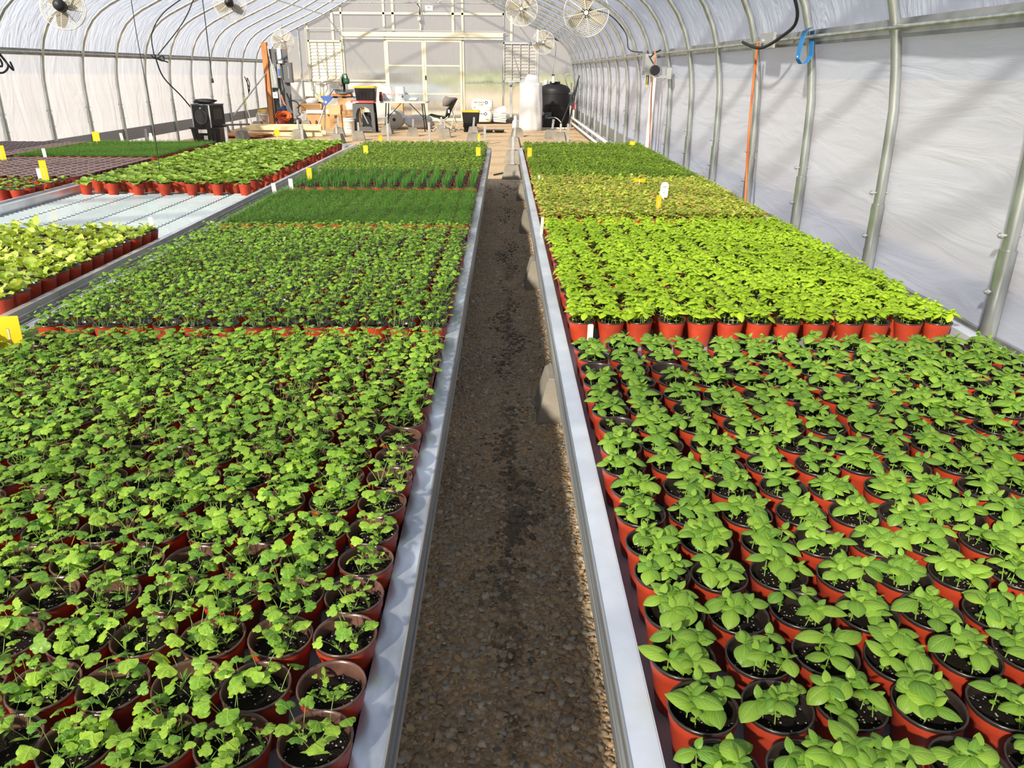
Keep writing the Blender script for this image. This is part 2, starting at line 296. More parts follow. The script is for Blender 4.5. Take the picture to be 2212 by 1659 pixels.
class MB:
    """mesh collector for hard things"""
    def __init__(s): s.v = []; s.f = []; s.sm = []; s.mi = []; s.cur = 0
    def add(s, vs, fs, smooth=False):
        n = len(s.v); s.v += [tuple(v) for v in vs]; s.f += [tuple(n+i for i in f) for f in fs]
        s.sm += [smooth]*len(fs); s.mi += [s.cur]*len(fs); return s
    def box(s, x0, x1, y0, y1, z0, z1):
        v = [(x, y, z) for z in (z0, z1) for y in (y0, y1) for x in (x0, x1)]
        return s.add(v, [(0, 2, 3, 1), (4, 5, 7, 6), (0, 1, 5, 4), (2, 6, 7, 3), (0, 4, 6, 2), (1, 3, 7, 5)])
    def cbox(s, c, d, rz=0, rx=0, ry=0):
        Mx = Matrix.Translation(c) @ Matrix.Rotation(rz, 4, 'Z') @ Matrix.Rotation(rx, 4, 'X') @ Matrix.Rotation(ry, 4, 'Y')
        v = [Mx @ Vector((sx*d[0]/2, sy*d[1]/2, sz*d[2]/2)) for sz in (-1, 1) for sy in (-1, 1) for sx in (-1, 1)]
        return s.add(v, [(0, 2, 3, 1), (4, 5, 7, 6), (0, 1, 5, 4), (2, 6, 7, 3), (0, 4, 6, 2), (1, 3, 7, 5)])
    def frustum(s, z0, z1, a0, b0, a1, b1, c=(0, 0), bev=0.0):
        def ring(a, b, z):
            k = min(a, b)*bev
            if bev <= 0: return [(c[0]-a, c[1]-b, z), (c[0]+a, c[1]-b, z), (c[0]+a, c[1]+b, z), (c[0]-a, c[1]+b, z)]
            return [(c[0]+x, c[1]+y, z) for x, y in ((-a+k, -b), (a-k, -b), (a, -b+k), (a, b-k), (a-k, b), (-a+k, b), (-a, b-k), (-a, -b+k))]
        r0, r1 = ring(a0, b0, z0), ring(a1, b1, z1); n = len(r0)
        return s.add(r0+r1, [tuple(range(n))[::-1], tuple(range(n, 2*n))]+[(i, (i+1) % n, n+(i+1) % n, n+i) for i in range(n)])
    def tube(s, path, r, n=8, closed=False, r2=None):
        P = [Vector(p) for p in path]; m = len(P); rings = []
        up = None
        for i, p in enumerate(P):
            if closed: t = P[(i+1) % m]-P[i-1]
            else: t = P[min(i+1, m-1)]-P[max(i-1, 0)]
            if t.length < 1e-9: t = Vector((0, 0, 1))
            t.normalize()
            if up is None:
                up = Vector((0, 0, 1)) if abs(t.z) < 0.9 else Vector((0, 1, 0))
            a = t.cross(up)
            if a.length < 1e-6: a = t.cross(Vector((1, 0, 0)))
            a.normalize(); b = a.cross(t); up = b
            rr = r if r2 is None else r+(r2-r)*i/(m-1)
            rings.append([p+a*math.cos(2*PI*k/n)*rr+b*math.sin(2*PI*k/n)*rr for k in range(n)])
        v = [q for R in rings for q in R]; f = []
        for i in range(m if closed else m-1):
            j = (i+1) % m
            for k in range(n): f.append((i*n+k, i*n+(k+1) % n, j*n+(k+1) % n, j*n+k))
        s.add(v, f, True)
        if not closed:
            s.add(rings[0], [tuple(range(n))]); s.add(rings[-1], [tuple(range(n))[::-1]])
        return s
    def lathe(s, prof, n=16, c=(0, 0, 0), ax='Z', smooth=True):
        v = []
        for r, z in prof:
            for k in range(n):
                a = 2*PI*k/n; x, y = r*math.cos(a), r*math.sin(a)
                p = (x, y, z) if ax == 'Z' else ((x, z, y) if ax == 'Y' else (z, x, y))
                v.append((p[0]+c[0], p[1]+c[1], p[2]+c[2]))
        f = [(i*n+k, i*n+(k+1) % n, (i+1)*n+(k+1) % n, (i+1)*n+k) for i in range(len(prof)-1) for k in range(n)]
        s.add(v, f, smooth)
        if prof[0][0] > 1e-6: s.add(v[:n], [tuple(range(n))[::-1]])
        if prof[-1][0] > 1e-6: s.add(v[-n:], [tuple(range(n))])
        return s
    def ext(s, poly, axis, a, b):
        """extrude polygon (2-D) along axis from a to b"""
        def P(q, t):
            return {'X': (t, q[0], q[1]), 'Y': (q[0], t, q[1]), 'Z': (q[0], q[1], t)}[axis]
        n = len(poly); v = [P(q, a) for q in poly]+[P(q, b) for q in poly]
        return s.add(v, [tuple(range(n)), tuple(range(n, 2*n))[::-1]]+[(i, n+i, n+(i+1) % n, (i+1) % n) for i in range(n)])
    def mesh(s, name, mats):
        me = bpy.data.meshes.new(name); me.from_pydata(s.v, [], s.f)
        if not isinstance(mats, (list, tuple)): mats = [mats]
        for m in mats: me.materials.append(m)
        me.polygons.foreach_set('use_smooth', s.sm); me.polygons.foreach_set('material_index', s.mi)
        me.update(); return me
    def build(s, name, mats, parent=None, loc=None):
        o = link(name, s.mesh(name, mats), parent)
        if loc: o.location = loc
        return o
def B(name, mats, parent, *boxes):
    m = MB()
    for b in boxes: m.box(*b)
    return m.build(name, mats, parent)
def text(txt, size, mt, parent, loc, rot, name='lettering', ext=0.001):
    cu = bpy.data.curves.new(name, 'FONT'); cu.body = txt; cu.size = size; cu.extrude = ext; cu.align_x = 'CENTER'; cu.align_y = 'CENTER'
    tmp = bpy.data.objects.new('t', cu); COL.objects.link(tmp)
    bpy.context.view_layer.update()
    me = bpy.data.meshes.new_from_object(tmp.evaluated_get(bpy.context.evaluated_depsgraph_get()))
    bpy.data.objects.remove(tmp); me.materials.clear(); me.materials.append(mt); me.name = name
    o = link(name, me, parent); o.location = loc; o.rotation_euler = rot; return o

# ------------------------------------------------------------------ the house
XC = -2.51; RIB0, RIBD = 4.38-6*1.208-1.208*2, 1.208
NR = 26; RIBS = [RIB0+RIBD*k for k in range(NR)]; YB = RIBS[0]; YE = 24.98
PROF = [(4.62, -0.1), (4.62, 0.5), (4.62, 1.0), (4.61, 1.3), (4.57, 1.6), (4.52, 1.8), (4.46, 1.95), (4.36, 2.12), (4.22, 2.28), (4.02, 2.42), (3.62, 2.61), (2.95, 2.90), (2.04, 3.37), (1.0, 3.84), (0.35, 4.08), (0.0, 4.15)]
def hw(z):
    for (a, z0), (b, z1) in zip(PROF, PROF[1:]):
        if z0 <= z <= z1: return a+(b-a)*(z-z0)/(z1-z0)
    return 4.62 if z < 0 else 0
def roofz(x):
    w = abs(x-XC)
    for (a, z0), (b, z1) in zip(PROF[::-1], PROF[::-1][1:]):
        if a <= w <= b: return z0+(z1-z0)*(w-a)/(b-a)
    return 1.7
def resample(pts, n):
    d = [0]
    for p, q in zip(pts, pts[1:]): d.append(d[-1]+math.dist(p, q))
    out = []
    for i in range(n):
        t = d[-1]*i/(n-1); j = max(k for k in range(len(d)) if d[k] <= t+1e-9); j = min(j, len(d)-2)
        u = (t-d[j])/(d[j+1]-d[j]); out.append((pts[j][0]+u*(pts[j+1][0]-pts[j][0]), pts[j][1]+u*(pts[j+1][1]-pts[j][1])))
    return out
def film_grid(pts, y0, y1, bulge, off):
    """film stretched over the ribs, a little blown out in each bay"""
    ny = int(round((y1-y0)/RIBD*6)); V = []; F = []
    nrm = []
    for i, p in enumerate(pts):
        q, w = pts[max(i-1, 0)], pts[min(i+1, len(pts)-1)]; dx, dz = w[0]-q[0], w[1]-q[1]; l = math.hypot(dx, dz)
        nrm.append((dz/l, -dx/l))
    for j in range(ny+1):
        y = y0+(y1-y0)*j/ny; ph = ((y-RIB0) / RIBD) % 1.0
        k = off+bulge*math.sin(PI*ph)
        for (x, z), (nx, nz) in zip(pts, nrm):
            sg = 1 if (nx*(x-XC)+nz*(z-1.5)) > 0 else -1
            V.append((x+nx*k*sg, y, z+nz*k*sg))
    n = len(pts)
    for j in range(ny):
        for i in range(n-1): F.append((j*n+i, j*n+i+1, (j+1)*n+i+1, (j+1)*n+i))
    return MB().add(V, F, True)
full = [(XC-w, z) for w, z in PROF[5:]]+[(XC+w, z) for w, z in PROF[5:][::-1][1:]]
full = [(XC-hw(1.7), 1.7)]+full+[(XC+hw(1.7), 1.7)]
ceiling = film_grid(resample(full, 90), YB, YE, 0.05, 0.035).build('ceiling', M['film_roof']); ceiling['kind'] = 'structure'
side = [(w, z) for w, z in PROF if z < 1.65]+[(hw(1.7), 1.7)]
wl = film_grid(resample([(XC-w, max(z, 0)) for w, z in side], 18), YB, YE, 0.03, 0.035).build('wall_left', M['film_left']); wl['kind'] = 'structure'
wr_ = film_grid(resample([(XC+w, max(z, 0)) for w, z in side], 18), YB, YE, 0.02, 0.035).build('wall_right', M['film_right']); wr_['kind'] = 'structure'
# ribs: one bent pipe each, with a sleeve and two bolts where it slips over its ground post
rib_path = resample([(XC-w, z) for w, z in PROF]+[(XC+w, z) for w, z in PROF[::-1][1:]], 72)
rib_me = MB().tube([(x, 0, z) for x, z in rib_path], 0.029, 8).mesh('rib', M['steel'])
slv = MB()
for sg in (-1, 1):
    slv.tube([(XC+sg*4.62, 0, -0.1), (XC+sg*4.62, 0, 0.80)], 0.036, 8)
slv_me = slv.mesh('ground_post', M['steel'])
blt = MB()
for sg in (-1, 1):
    for z in (0.62, 0.86):
        blt.tube([(XC+sg*4.62-0.06, -0.0, z), (XC+sg*4.62+0.05, 0, z)], 0.007, 6); blt.tube([(XC+sg*4.62-0.052, 0, z), (XC+sg*4.62-0.042, 0, z)], 0.014, 6)
blt_me = blt.mesh('bolt', M['galv'])
for i, y in enumerate(RIBS):
    if y > YE-0.04: continue
    r = link('rib', rib_me, ceiling); r.location = (0, y, 0)
    p = link('ground_post', slv_me, r); p = link('bolt', blt_me, r)
# purlin channels, hip boards, ridge and rails
for nm, sg in (('left', -1), ('right', 1)):
    x = XC+sg*(hw(1.7)+0.0)
    m = MB().box(min(x+sg*0.008, x+sg*0.032), max(x+sg*0.008, x+sg*0.032), YB, YE, 1.655, 1.745); o = m.build('trim_'+('1' if sg < 0 else '2'), M['steel_dark']); o['kind'] = 'structure'
    MB().tube([(x-sg*0.03, YB, 1.70), (x-sg*0.03, YE, 1.70)], 0.012, 6).build('purlin_pipe', M['steel'], o)
    z0, z1 = (0.21, 0.42)
    xb = XC+sg*4.655
    o = B('baseboard_'+nm, M['steel_dark'] if sg > 0 else M['mgrey'], None, (xb-0.012, xb+0.02, YB, YE, z0, z1)); o['kind'] = 'structure'
o = MB().tube([(XC, YB, 4.08), (XC, YE, 4.08)], 0.02, 6).build('trim_3', M['steel']); o['kind'] = 'structure'
for i, xx in enumerate((-5.25, 0.22)):
    z = roofz(xx)-0.05
    o = MB().tube([(xx, YB, z), (xx, YE, z)], 0.017, 6).build('trim_%d' % (4+i), M['steel']); o['kind'] = 'structure'
# trusses on every second rib near the far end, seen across the top of the picture
for k in range(17, 24):
    y = RIBS[k]
    t = struct('trim_%d' % (6+k))
    z = 3.12; x0, x1 = XC-2.42, XC+2.42
    MB().tube([(x0, y, z), (x1, y, z)], 0.016, 6).build('tie_bar', M['steel'], t)
    for a in (-1, 1):
        MB().tube([(XC+a*0.75, y, z), (XC+a*1.35, y, roofz(XC+1.35)-0.02)], 0.010, 6).build('web_strut', M['steel'], t)
    MB().tube([(XC, y, z), (XC, y, 4.1)], 0.010, 6).build('king_strut', M['steel'], t)

# end wall --------------------------------------------------------------
wf = struct('wall_far')
def wallpoly(x0, x1, z0, z1=None):
    n = 8; top = []
    for i in range(n+1):
        x = x1+(x0-x1)*i/n; zr = roofz(x) if abs(x-XC) < hw(1.7) else 1.7
        top.append((x, min(zr, z1) if z1 else zr))
    return [(x0, z0), (x1, z0)]+top
XL, XR = XC-4.60, XC+4.60
cols = [XL, -6.1, -5.82, -4.80, -3.53, -2.48, -1.26, -0.04, 0.98, XR]
for i, (a, b) in enumerate(zip(cols, cols[1:])):
    hole = (-3.6 < a < -1.3)
    shut = (-5.9 < a < -5.7) or (-0.1 < a < 0)
    if hole: segs = [(2.34, None)]
    elif shut: segs = [(0.10, 1.16), (2.30, None)]
    else: segs = [(0.10, 1.18), (1.18, 2.38), (2.38, None)]
    for z0, z1 in segs:
        if z0 > roofz((a+b)/2) or z0 > max(roofz(a+.01), roofz(b-.01)): continue
        wm = M['poly_white'] if (z1 and z1 < 1.3 and b < -3.5) else M['poly']
        MB().ext(wallpoly(a+0.01, b-0.01, z0+0.01, z1), 'Y', YE+0.02, YE+0.028).build('panel', wm, wf)
crm, gry = M['cream'], M['steel']
for x, w, z0, mt in ((-6.1, 0.03, 0.1, gry), (-5.82, 0.05, 0.1, crm), (-5.07, 0.07, 2.3, crm), (-4.80, 0.05, 0.1, crm), (-3.55, 0.06, 0.1, crm), (-3.28, 0.07, 2.5, crm), (-2.48, 0.05, 2.4, crm), (-1.52, 0.07, 2.5, crm), (-1.24, 0.06, 0.1, crm), (-0.04, 0.05, 0.1, gry), (0.2, 0.07, 2.3, crm), (0.2, 0.07, 0.1, M['lgrey']), (0.98, 0.05, 0.1, M['white']), (-4.98, 0.06, 0.1, crm)):
    z1 = roofz(x)-0.02
    if x in (0.2, -4.98) and z0 < 1: z1 = 1.16
    B('stud', mt, wf, (x-w/2, x+w/2, YE-0.03, YE+0.015, z0, z1))
for x0, x1, z, h, mt in ((-4.78, -3.55, 1.18, 0.05, crm), (-1.22, -0.06, 1.17, 0.04, gry), (-0.04, 0.95, 1.15, 0.04, gry), (-6.5, -5.84, 1.19, 0.05, gry), (XL+.1, -5.85, 0.62, 0.02, gry)):
    B('girt', mt, wf, (x0, x1, YE-0.035, YE-0.001, z-h/2, z+h/2))
for z in (3.02,):
    B('girt', crm, wf, (XC-2.5, XC+2.5, YE-0.03, YE, z-0.03, z+0.03))
B('baseboard_far', M['boardgrey'], None, (XL, -3.6, YE-0.06, YE+0.03, 0, 0.10), (-1.24, XR, YE-0.06, YE+0.03, 0, 0.10))['kind'] = 'structure'
o = B('trim_1_header', M['cream'], None, (-4.80, -0.04, YE-0.12, YE-0.035, 2.395, 2.52)); o.name = 'trim_40'; o['kind'] = 'structure'
B('track_lip', M['cream'], o, (-4.80, -0.04, YE-0.10, YE-0.035, 2.33, 2.365))
# double sliding door
d1 = struct('door_1')
for j, (a, b) in enumerate(((-3.52, -2.405), (-2.395, -1.27))):
    lf = B('door_leaf', M['cream'], d1, (a, a+0.06, YE-0.06, YE-0.03, 0.05, 2.32), (b-0.06, b, YE-0.06, YE-0.03, 0.05, 2.32),
           (a, b, YE-0.061, YE-0.03, 2.26, 2.32), (a, b, YE-0.061, YE-0.03, 1.59, 1.63), (a, b, YE-0.061, YE-0.03, 0.80, 0.84), (a, b, YE-0.061, YE-0.03, 0.05, 0.13))
    for z0, z1 in ((0.13, 0.80), (0.84, 1.59), (1.63, 2.26)):
        B('pane', M['poly'], lf, (a+0.06, b-0.06, YE-0.05, YE-0.042, z0, z1))
B('door_handle', M['black'], d1, (-2.385, -2.355, YE-0.09, YE-0.06, 1.22, 1.34))
B('floor_board', M['boardgrey'], d1, (-3.75, -0.3, YE-0.32, YE-0.07, 0.0, 0.05))
# louvred shutters in the end wall
def shutter(name, x0, x1, z0, z1, ms, mf, nm):
    w = struct(name)
    B('shutter_frame', mf, w, (x0, x1, YE-0.06, YE+0.0, z1-0.05, z1), (x0, x1, YE-0.06, YE, z0, z0+0.05), (x0, x0+0.04, YE-0.06, YE, z0, z1), (x1-0.04, x1, YE-0.06, YE, z0, z1))
    ns = 11; h = (z1-z0-0.1)/ns
    me = None
    for k in range(ns):
        if me is None:
            me = MB().cbox((0, 0, 0), (x1-x0-0.08, 0.006, h*0.93), rx=-0.35).mesh('slat', ms)
        s = link('slat', me, w); s.location = ((x0+x1)/2, YE-0.02, z0+0.05+h*(k+0.5))
    for f in (0.25, 0.5, 0.75):
        B('tie_rod', mf if ms != M['shut_lit'] else M['boardgrey'], w, (x0+(x1-x0)*f-0.008, x0+(x1-x0)*f+0.008, YE-0.068, YE-0.052, z0+0.03, z1-0.03))
    MB().tube([(x0+(x1-x0)*0.3, YE-0.07, z1-0.35), (x0+(x1-x0)*0.52, YE-0.07, z0+0.12)], 0.006, 5).build('linkage', M['mgrey'], w)
shutter('window_1', -5.82, -4.83, 1.17, 2.29, M['shut_lit'], M['cream'], 'l')
shutter('window_2', -0.04, 0.97, 1.16, 2.27, M['shut_shade'], M['lgrey'], 'r')
# rear gable behind the photographer
wb_ = struct('wall_near')
for a, b in zip([XL, -5, -2.51, 0], [-5, -2.51, 0, XR]):
    MB().ext(wallpoly(a, b, 0.05), 'Y', YB-0.03, YB-0.022).build('panel', M['film_back'], wb_)

# ground ----------------------------------------------------------------
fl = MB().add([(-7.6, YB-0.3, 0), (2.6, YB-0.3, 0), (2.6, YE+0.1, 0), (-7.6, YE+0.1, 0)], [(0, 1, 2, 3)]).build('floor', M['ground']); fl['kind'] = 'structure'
fo = MB().add([(-150, -120, -0.02), (150, -120, -0.02), (150, 220, -0.02), (-150, 220, -0.02)], [(0, 1, 2, 3)]).build('field', M['field']); fo['kind'] = 'structure'

# ------------------------------------------------------------------ plant meshes (numpy)
def T4(loc=(0, 0, 0), rz=0.0, rx=0.0, s=1.0, ry=0.0):
    c, n = math.cos(rz), math.sin(rz); Rz = np.array([[c, -n, 0], [n, c, 0], [0, 0, 1.]])
    c, n = math.cos(rx), math.sin(rx); Rx = np.array([[1., 0, 0], [0, c, -n], [0, n, c]])
    c, n = math.cos(ry), math.sin(ry); Ry = np.array([[c, 0, n], [0, 1., 0], [-n, 0, c]])
    A = np.eye(4); A[:3, :3] = Rz@Rx@Ry*s; A[:3, 3] = loc; return A
class G:
    def __init__(s): s.V = []; s.T = []; s.A = []; s.I = []; s.n = 0
    def add(s, v, t, a=None, mi=3):
        v = np.asarray(v, float); t = np.asarray(t, int)
        s.V.append(v); s.T.append(t+s.n); s.A.append(np.zeros((len(v), 3)) if a is None else a); s.I.append(np.full(len(t), mi)); s.n += len(v); return s
    def put(s, g, Mx=None, rnd=None):
        v, t, a, i = g.arr()
        if Mx is not None: v = v@Mx[:3, :3].T+Mx[:3, 3]
        if rnd is not None: a = a.copy(); a[:, 2] = (a[:, 2]+rnd) % 1.0
        s.V.append(v); s.T.append(t+s.n); s.A.append(a); s.I.append(i); s.n += len(v); return s
    def arr(s):
        if len(s.V) > 1: s.V = [np.concatenate(s.V)]; s.T = [np.concatenate(s.T)]; s.A = [np.concatenate(s.A)]; s.I = [np.concatenate(s.I)]
        return s.V[0], s.T[0], s.A[0], s.I[0]
    def mesh(s, name, mats):
        v, t, a, mi = s.arr(); me = bpy.data.meshes.new(name)
        me.vertices.add(len(v)); me.vertices.foreach_set('co', v.astype(np.float32).ravel())
        me.loops.add(len(t)*3); me.loops.foreach_set('vertex_index', t.astype(np.int32).ravel())
        me.polygons.add(len(t)); me.polygons.foreach_set('loop_start', np.arange(0, len(t)*3, 3, dtype=np.int32))
        used = sorted(set(mi.tolist())); rm = {u: i for i, u in enumerate(used)}
        for u in used: me.materials.append(mats[u])
        me.polygons.foreach_set('material_index', np.array([rm[x] for x in mi.tolist()], dtype=np.int32))
        me.polygons.foreach_set('use_smooth', np.ones(len(t), dtype=bool))
        at = me.attributes.new('lf', 'FLOAT_VECTOR', 'POINT'); at.data.foreach_set('vector', a.astype(np.float32).ravel())
        me.update(calc_edges=True); return me
def grid_tris(nu, nv):
    t = []
    for j in range(nv-1):
        for i in range(nu-1):
            a = j*nu+i; t += [(a, a+1, a+nu+1), (a, a+nu+1, a+nu)]
    return t
def blade(L, W, prof, bend0, bend1, cup=0.0, wave=0.0, wf=3.0, nu=5, nv=7, puff=0.0, fold=0.0):
    """leaf blade growing along +Y; prof(v) half-width profile; bends from angle bend0 to bend1 (down is +)"""
    V = []; A = []; y = z = 0.0; ph = rng.rand()*6
    for j in range(nv):
        v = j/(nv-1); ang = bend0+(bend1-bend0)*v
        if j: y += L/(nv-1)*math.cos(ang); z -= L/(nv-1)*math.sin(ang)
        w = W*prof(v)
        for i in range(nu):
            u = -1+2*i/(nu-1)
            zz = z-cup*W*u*u*prof(v)+puff*W*(1-abs(abs(u)-0.5)*2)*math.sin(PI*v)+wave*W*math.sin(wf*PI*v+ph+u*2)*abs(u)+fold*W*abs(u)*prof(v)
            V.append((u*w, y+math.sin(ang)*0, zz)); A.append((u, v, 0))
    return np.array(V), grid_tris(nu, nv), np.array(A)
def leafG(*a, **k):
    v, t, at = blade(*a, **k); return G().add(v, t, at)
ovate = lambda v: max(0.02, math.sin(PI*min(1, v**0.78)*0.985+0.03)**0.85)
lance = lambda v: max(0.05, math.sin(PI*v*0.97+0.05)**0.7)
spoon = lambda v: max(0.10, 0.22*(1-v)+math.sin(PI*(0.12+0.86*v**1.5))**0.9*min(1, 0.25+v*1.5))
def stemG(p0, p1, r=0.0011, n=3, bow=0.0, seg=2):
    p0, p1 = np.array(p0, float), np.array(p1, float); V = []; T = []
    d = p1-p0; a = np.cross(d, [0, 0, 1.0]);
    if np.linalg.norm(a) < 1e-7: a = np.array([1., 0, 0])
    a /= np.linalg.norm(a); b = np.cross(d, a); b /= np.linalg.norm(b)
    for j in range(seg+1):
        t = j/seg; c = p0+d*t+np.array([0, 0, bow*math.sin(PI*t)*np.linalg.norm(d)])
        for k in range(n):
            q = 2*PI*k/n; V.append(c+(a*math.cos(q)+b*math.sin(q))*r*(1-0.3*t))
    for j in range(seg):
        for k in range(n):
            x, y2 = j*n+k, j*n+(k+1) % n; T += [(x, y2, y2+n), (x, y2+n, x+n)]
    return G().add(V, T, None, 4)
def fan_leaf(R, lobes=3, seg=32, cup=0.25, sc=8):
    """scalloped, three-lobed fan blade (coriander, parsley); stalk joins at the origin, blade towards +Y"""
    V = [(0, 0, 0)]; A = [(0, 0.1, 0)]; c = np.array([0, R*0.45])
    def rad(f):
        s = 0.80+0.20*abs(math.cos(f*lobes/2*1.15))**0.8
        s *= 0.95+0.15*abs(math.sin(f*sc/2))
        return R*s*0.72
    tw = rng.uniform(-0.2, 0.2); out = []
    for ring in (0.5, 1.0):
        for k in range(seg+1):
            f = -2.55+5.1*k/seg; r = rad(f)*ring
            x = math.sin(f)*r; y = c[1]+math.cos(f)*r
            if ring < 1: y = c[1]*0.85+math.cos(f)*r
            z = (0.10 if ring < 1 else -cup*abs(math.sin(f*1.5+tw))*0.35-0.02+0.06*math.sin(f*5))*R
            V.append((x, max(y, 0), z)); A.append((f/2.55*0.9+0.15, r/R, 0))
    s1 = seg+1; T = []
    for k in range(seg):
        T.append((0, 1+k, 2+k)); T += [(1+k, 1+s1+k, 2+s1+k), (1+k, 2+s1+k, 2+k)]
    return G().add(V, T, np.array(A))

# pots --------------------------------------------------------------------
def potG(seg=24, simple=False):
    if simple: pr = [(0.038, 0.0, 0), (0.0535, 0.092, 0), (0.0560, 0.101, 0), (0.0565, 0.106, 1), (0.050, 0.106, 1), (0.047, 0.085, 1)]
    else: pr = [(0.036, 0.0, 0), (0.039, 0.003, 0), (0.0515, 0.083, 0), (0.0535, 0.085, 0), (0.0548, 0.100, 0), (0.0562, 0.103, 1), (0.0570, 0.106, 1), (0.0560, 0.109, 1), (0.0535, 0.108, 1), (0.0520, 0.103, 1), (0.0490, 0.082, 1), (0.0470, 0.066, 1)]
    V = []; T = []; I = []
    for r, z, mi in pr:
        for k in range(seg): a = 2*PI*k/seg; V.append((r*math.cos(a), r*math.sin(a), z))
    for j in range(len(pr)-1):
        for k in range(seg):
            a, b = j*seg+k, j*seg+(k+1) % seg; T += [(a, b, b+seg), (a, b+seg, a+seg)]; I += [pr[j+1][2]]*2
    g = G().add(V, T); g.I = [np.array(I)]; return g
def soilG(seg=20, r=0.0488, z=0.086):
    V = [(0, 0, z+0.002)]; T = []
    for q, rr in ((1, r*0.55), (2, r)):
        for k in range(seg): a = 2*PI*k/seg; V.append((rr*math.cos(a), rr*math.sin(a), z+rng.uniform(-0.0025, 0.003)))
    for k in range(seg):
        k2 = (k+1) % seg; T += [(0, 1+k, 1+k2), (1+k, 1+seg+k, 1+seg+k2), (1+k, 1+seg+k2, 1+k2)]
    return G().add(V, T, None, 2)

def mats_for(leaf, brown='pot_brown'): return [M['pot_red'], M[brown], M['soil'], M[leaf], M['stem']]

# seedlings: stem geometry + a list of (leaf shape index, matrix)
LB = [leafG(0.042*s, 0.0142*s*w, ovate, b0, b1, cup=0.38, puff=0.12, nu=7, nv=8) for s, w, b0, b1 in ((1, 1, -0.3, 0.7), (0.9, 1.1, -0.1, 0.9), (1.05, 0.95, -0.4, 0.6), (0.95, 1.08, -0.2, 1.1))]
LB += [leafG(0.020, 0.0065, ovate, -0.2, 0.5, cup=0.2, puff=0.05, nu=5, nv=6), leafG(0.010, 0.006, ovate, 0.1, 0.5, cup=0.3, nu=4, nv=4)]
LBlow = [leafG(0.042*s, 0.0135*s, ovate, b0, b1, cup=0.38, nu=3, nv=4) for s, b0, b1 in ((1, -0.3, 0.7), (0.9, -0.1, 0.9), (1.05, -0.4, 0.6), (0.95, -0.2, 1.1))]
LBlow += [leafG(0.020, 0.007, ovate, -0.2, 0.5, cup=0.2, nu=3, nv=3), leafG(0.010, 0.006, ovate, 0.1, 0.5, cup=0.3, nu=3, nv=3)]
def basil_seedling(h, s, droop=0.0):
    S = G(); lv = []; f = random.uniform(0, 2*PI); lean = np.array([random.gauss(0, .12), random.gauss(0, .12), 1])*h
    S.put(stemG((0, 0, 0), lean, 0.0013, 4)); cz = lean*0.45
    for k in (0, 1): lv.append((5, T4(cz, f+0.6+k*PI, 0.1)))
    for k in (0, 1): lv.append((random.randrange(4), T4(lean*0.93, f+k*PI+random.gauss(0, .15), 0.15-droop+random.gauss(0, .14), s*random.uniform(0.82, 1.08))))
    if random.random() < 0.75:
        for k in (0, 1): lv.append((random.randrange(4), T4(lean*0.97, f+PI/2+k*PI+random.gauss(0, .15), 0.25-droop+random.gauss(0, .14), s*random.uniform(0.5, 0.8))))
    for k in (0, 1): lv.append((4, T4(lean*1.0, f+PI/4+k*PI, 0.85+random.gauss(0, .12), s*random.uniform(0.8, 1.0))))
    return S, lv
LC = [fan_leaf(0.0175*s) for s in (1, 0.88, 1.12, 1.0)]+[leafG(0.030, 0.0034, lance, -0.4, 0.8, cup=0.1, nu=3, nv=6)]
LClow = [fan_leaf(0.0175*s, seg=7, sc=0) for s in (1, 0.88, 1.12, 1.0)]+[leafG(0.030, 0.004, lance, -0.4, 0.8, nu=2, nv=4)]
def cilantro_seedling(h, s, n=None, cot=True):
    S = G(); lv = []; f = random.uniform(0, 2*PI); n = n or random.choice((2, 3, 3, 4))
    base = np.array([0, 0, 0.008])
    if cot:
        for k in (0, 1): lv.append((4, T4(base, f+k*PI+random.gauss(0, .2), 0.6, random.uniform(.7, 1))))
    for k in range(n):
        a = f+1.2+k*2.3+random.gauss(0, .3); tl = random.uniform(0.15, 0.75); L = h*random.uniform(0.7, 1.12)
        tip = base+np.array([-math.sin(a)*math.sin(tl), math.cos(a)*math.sin(tl), math.cos(tl)])*L
        S.put(stemG(base, tip, 0.0008, 3, bow=0.05)); sc = s*random.uniform(0.75, 1.15)
        lv.append((random.randrange(4), T4(tip, a+random.gauss(0, .35), random.gauss(-0.15, .28), sc, random.gauss(0, .2))))
    return S, lv
def join_seed(S, lv, shapes):
    g = G().put(S)
    for i, Mx in lv: g.put(shapes[i], Mx, random.random())
    return g
def whole(seedfn, n, shapes, spread=0.030, z=0.087, ring=False):
    g = G()
    for k in range(n):
        a = k*2.4+random.gauss(0, .4); r = spread*math.sqrt(random.uniform(0.05, 1)); s, lv = seedfn()
        g.put(join_seed(s, lv, shapes), T4((r*math.cos(a), r*math.sin(a), z), random.uniform(0, 6.28)))
    return g
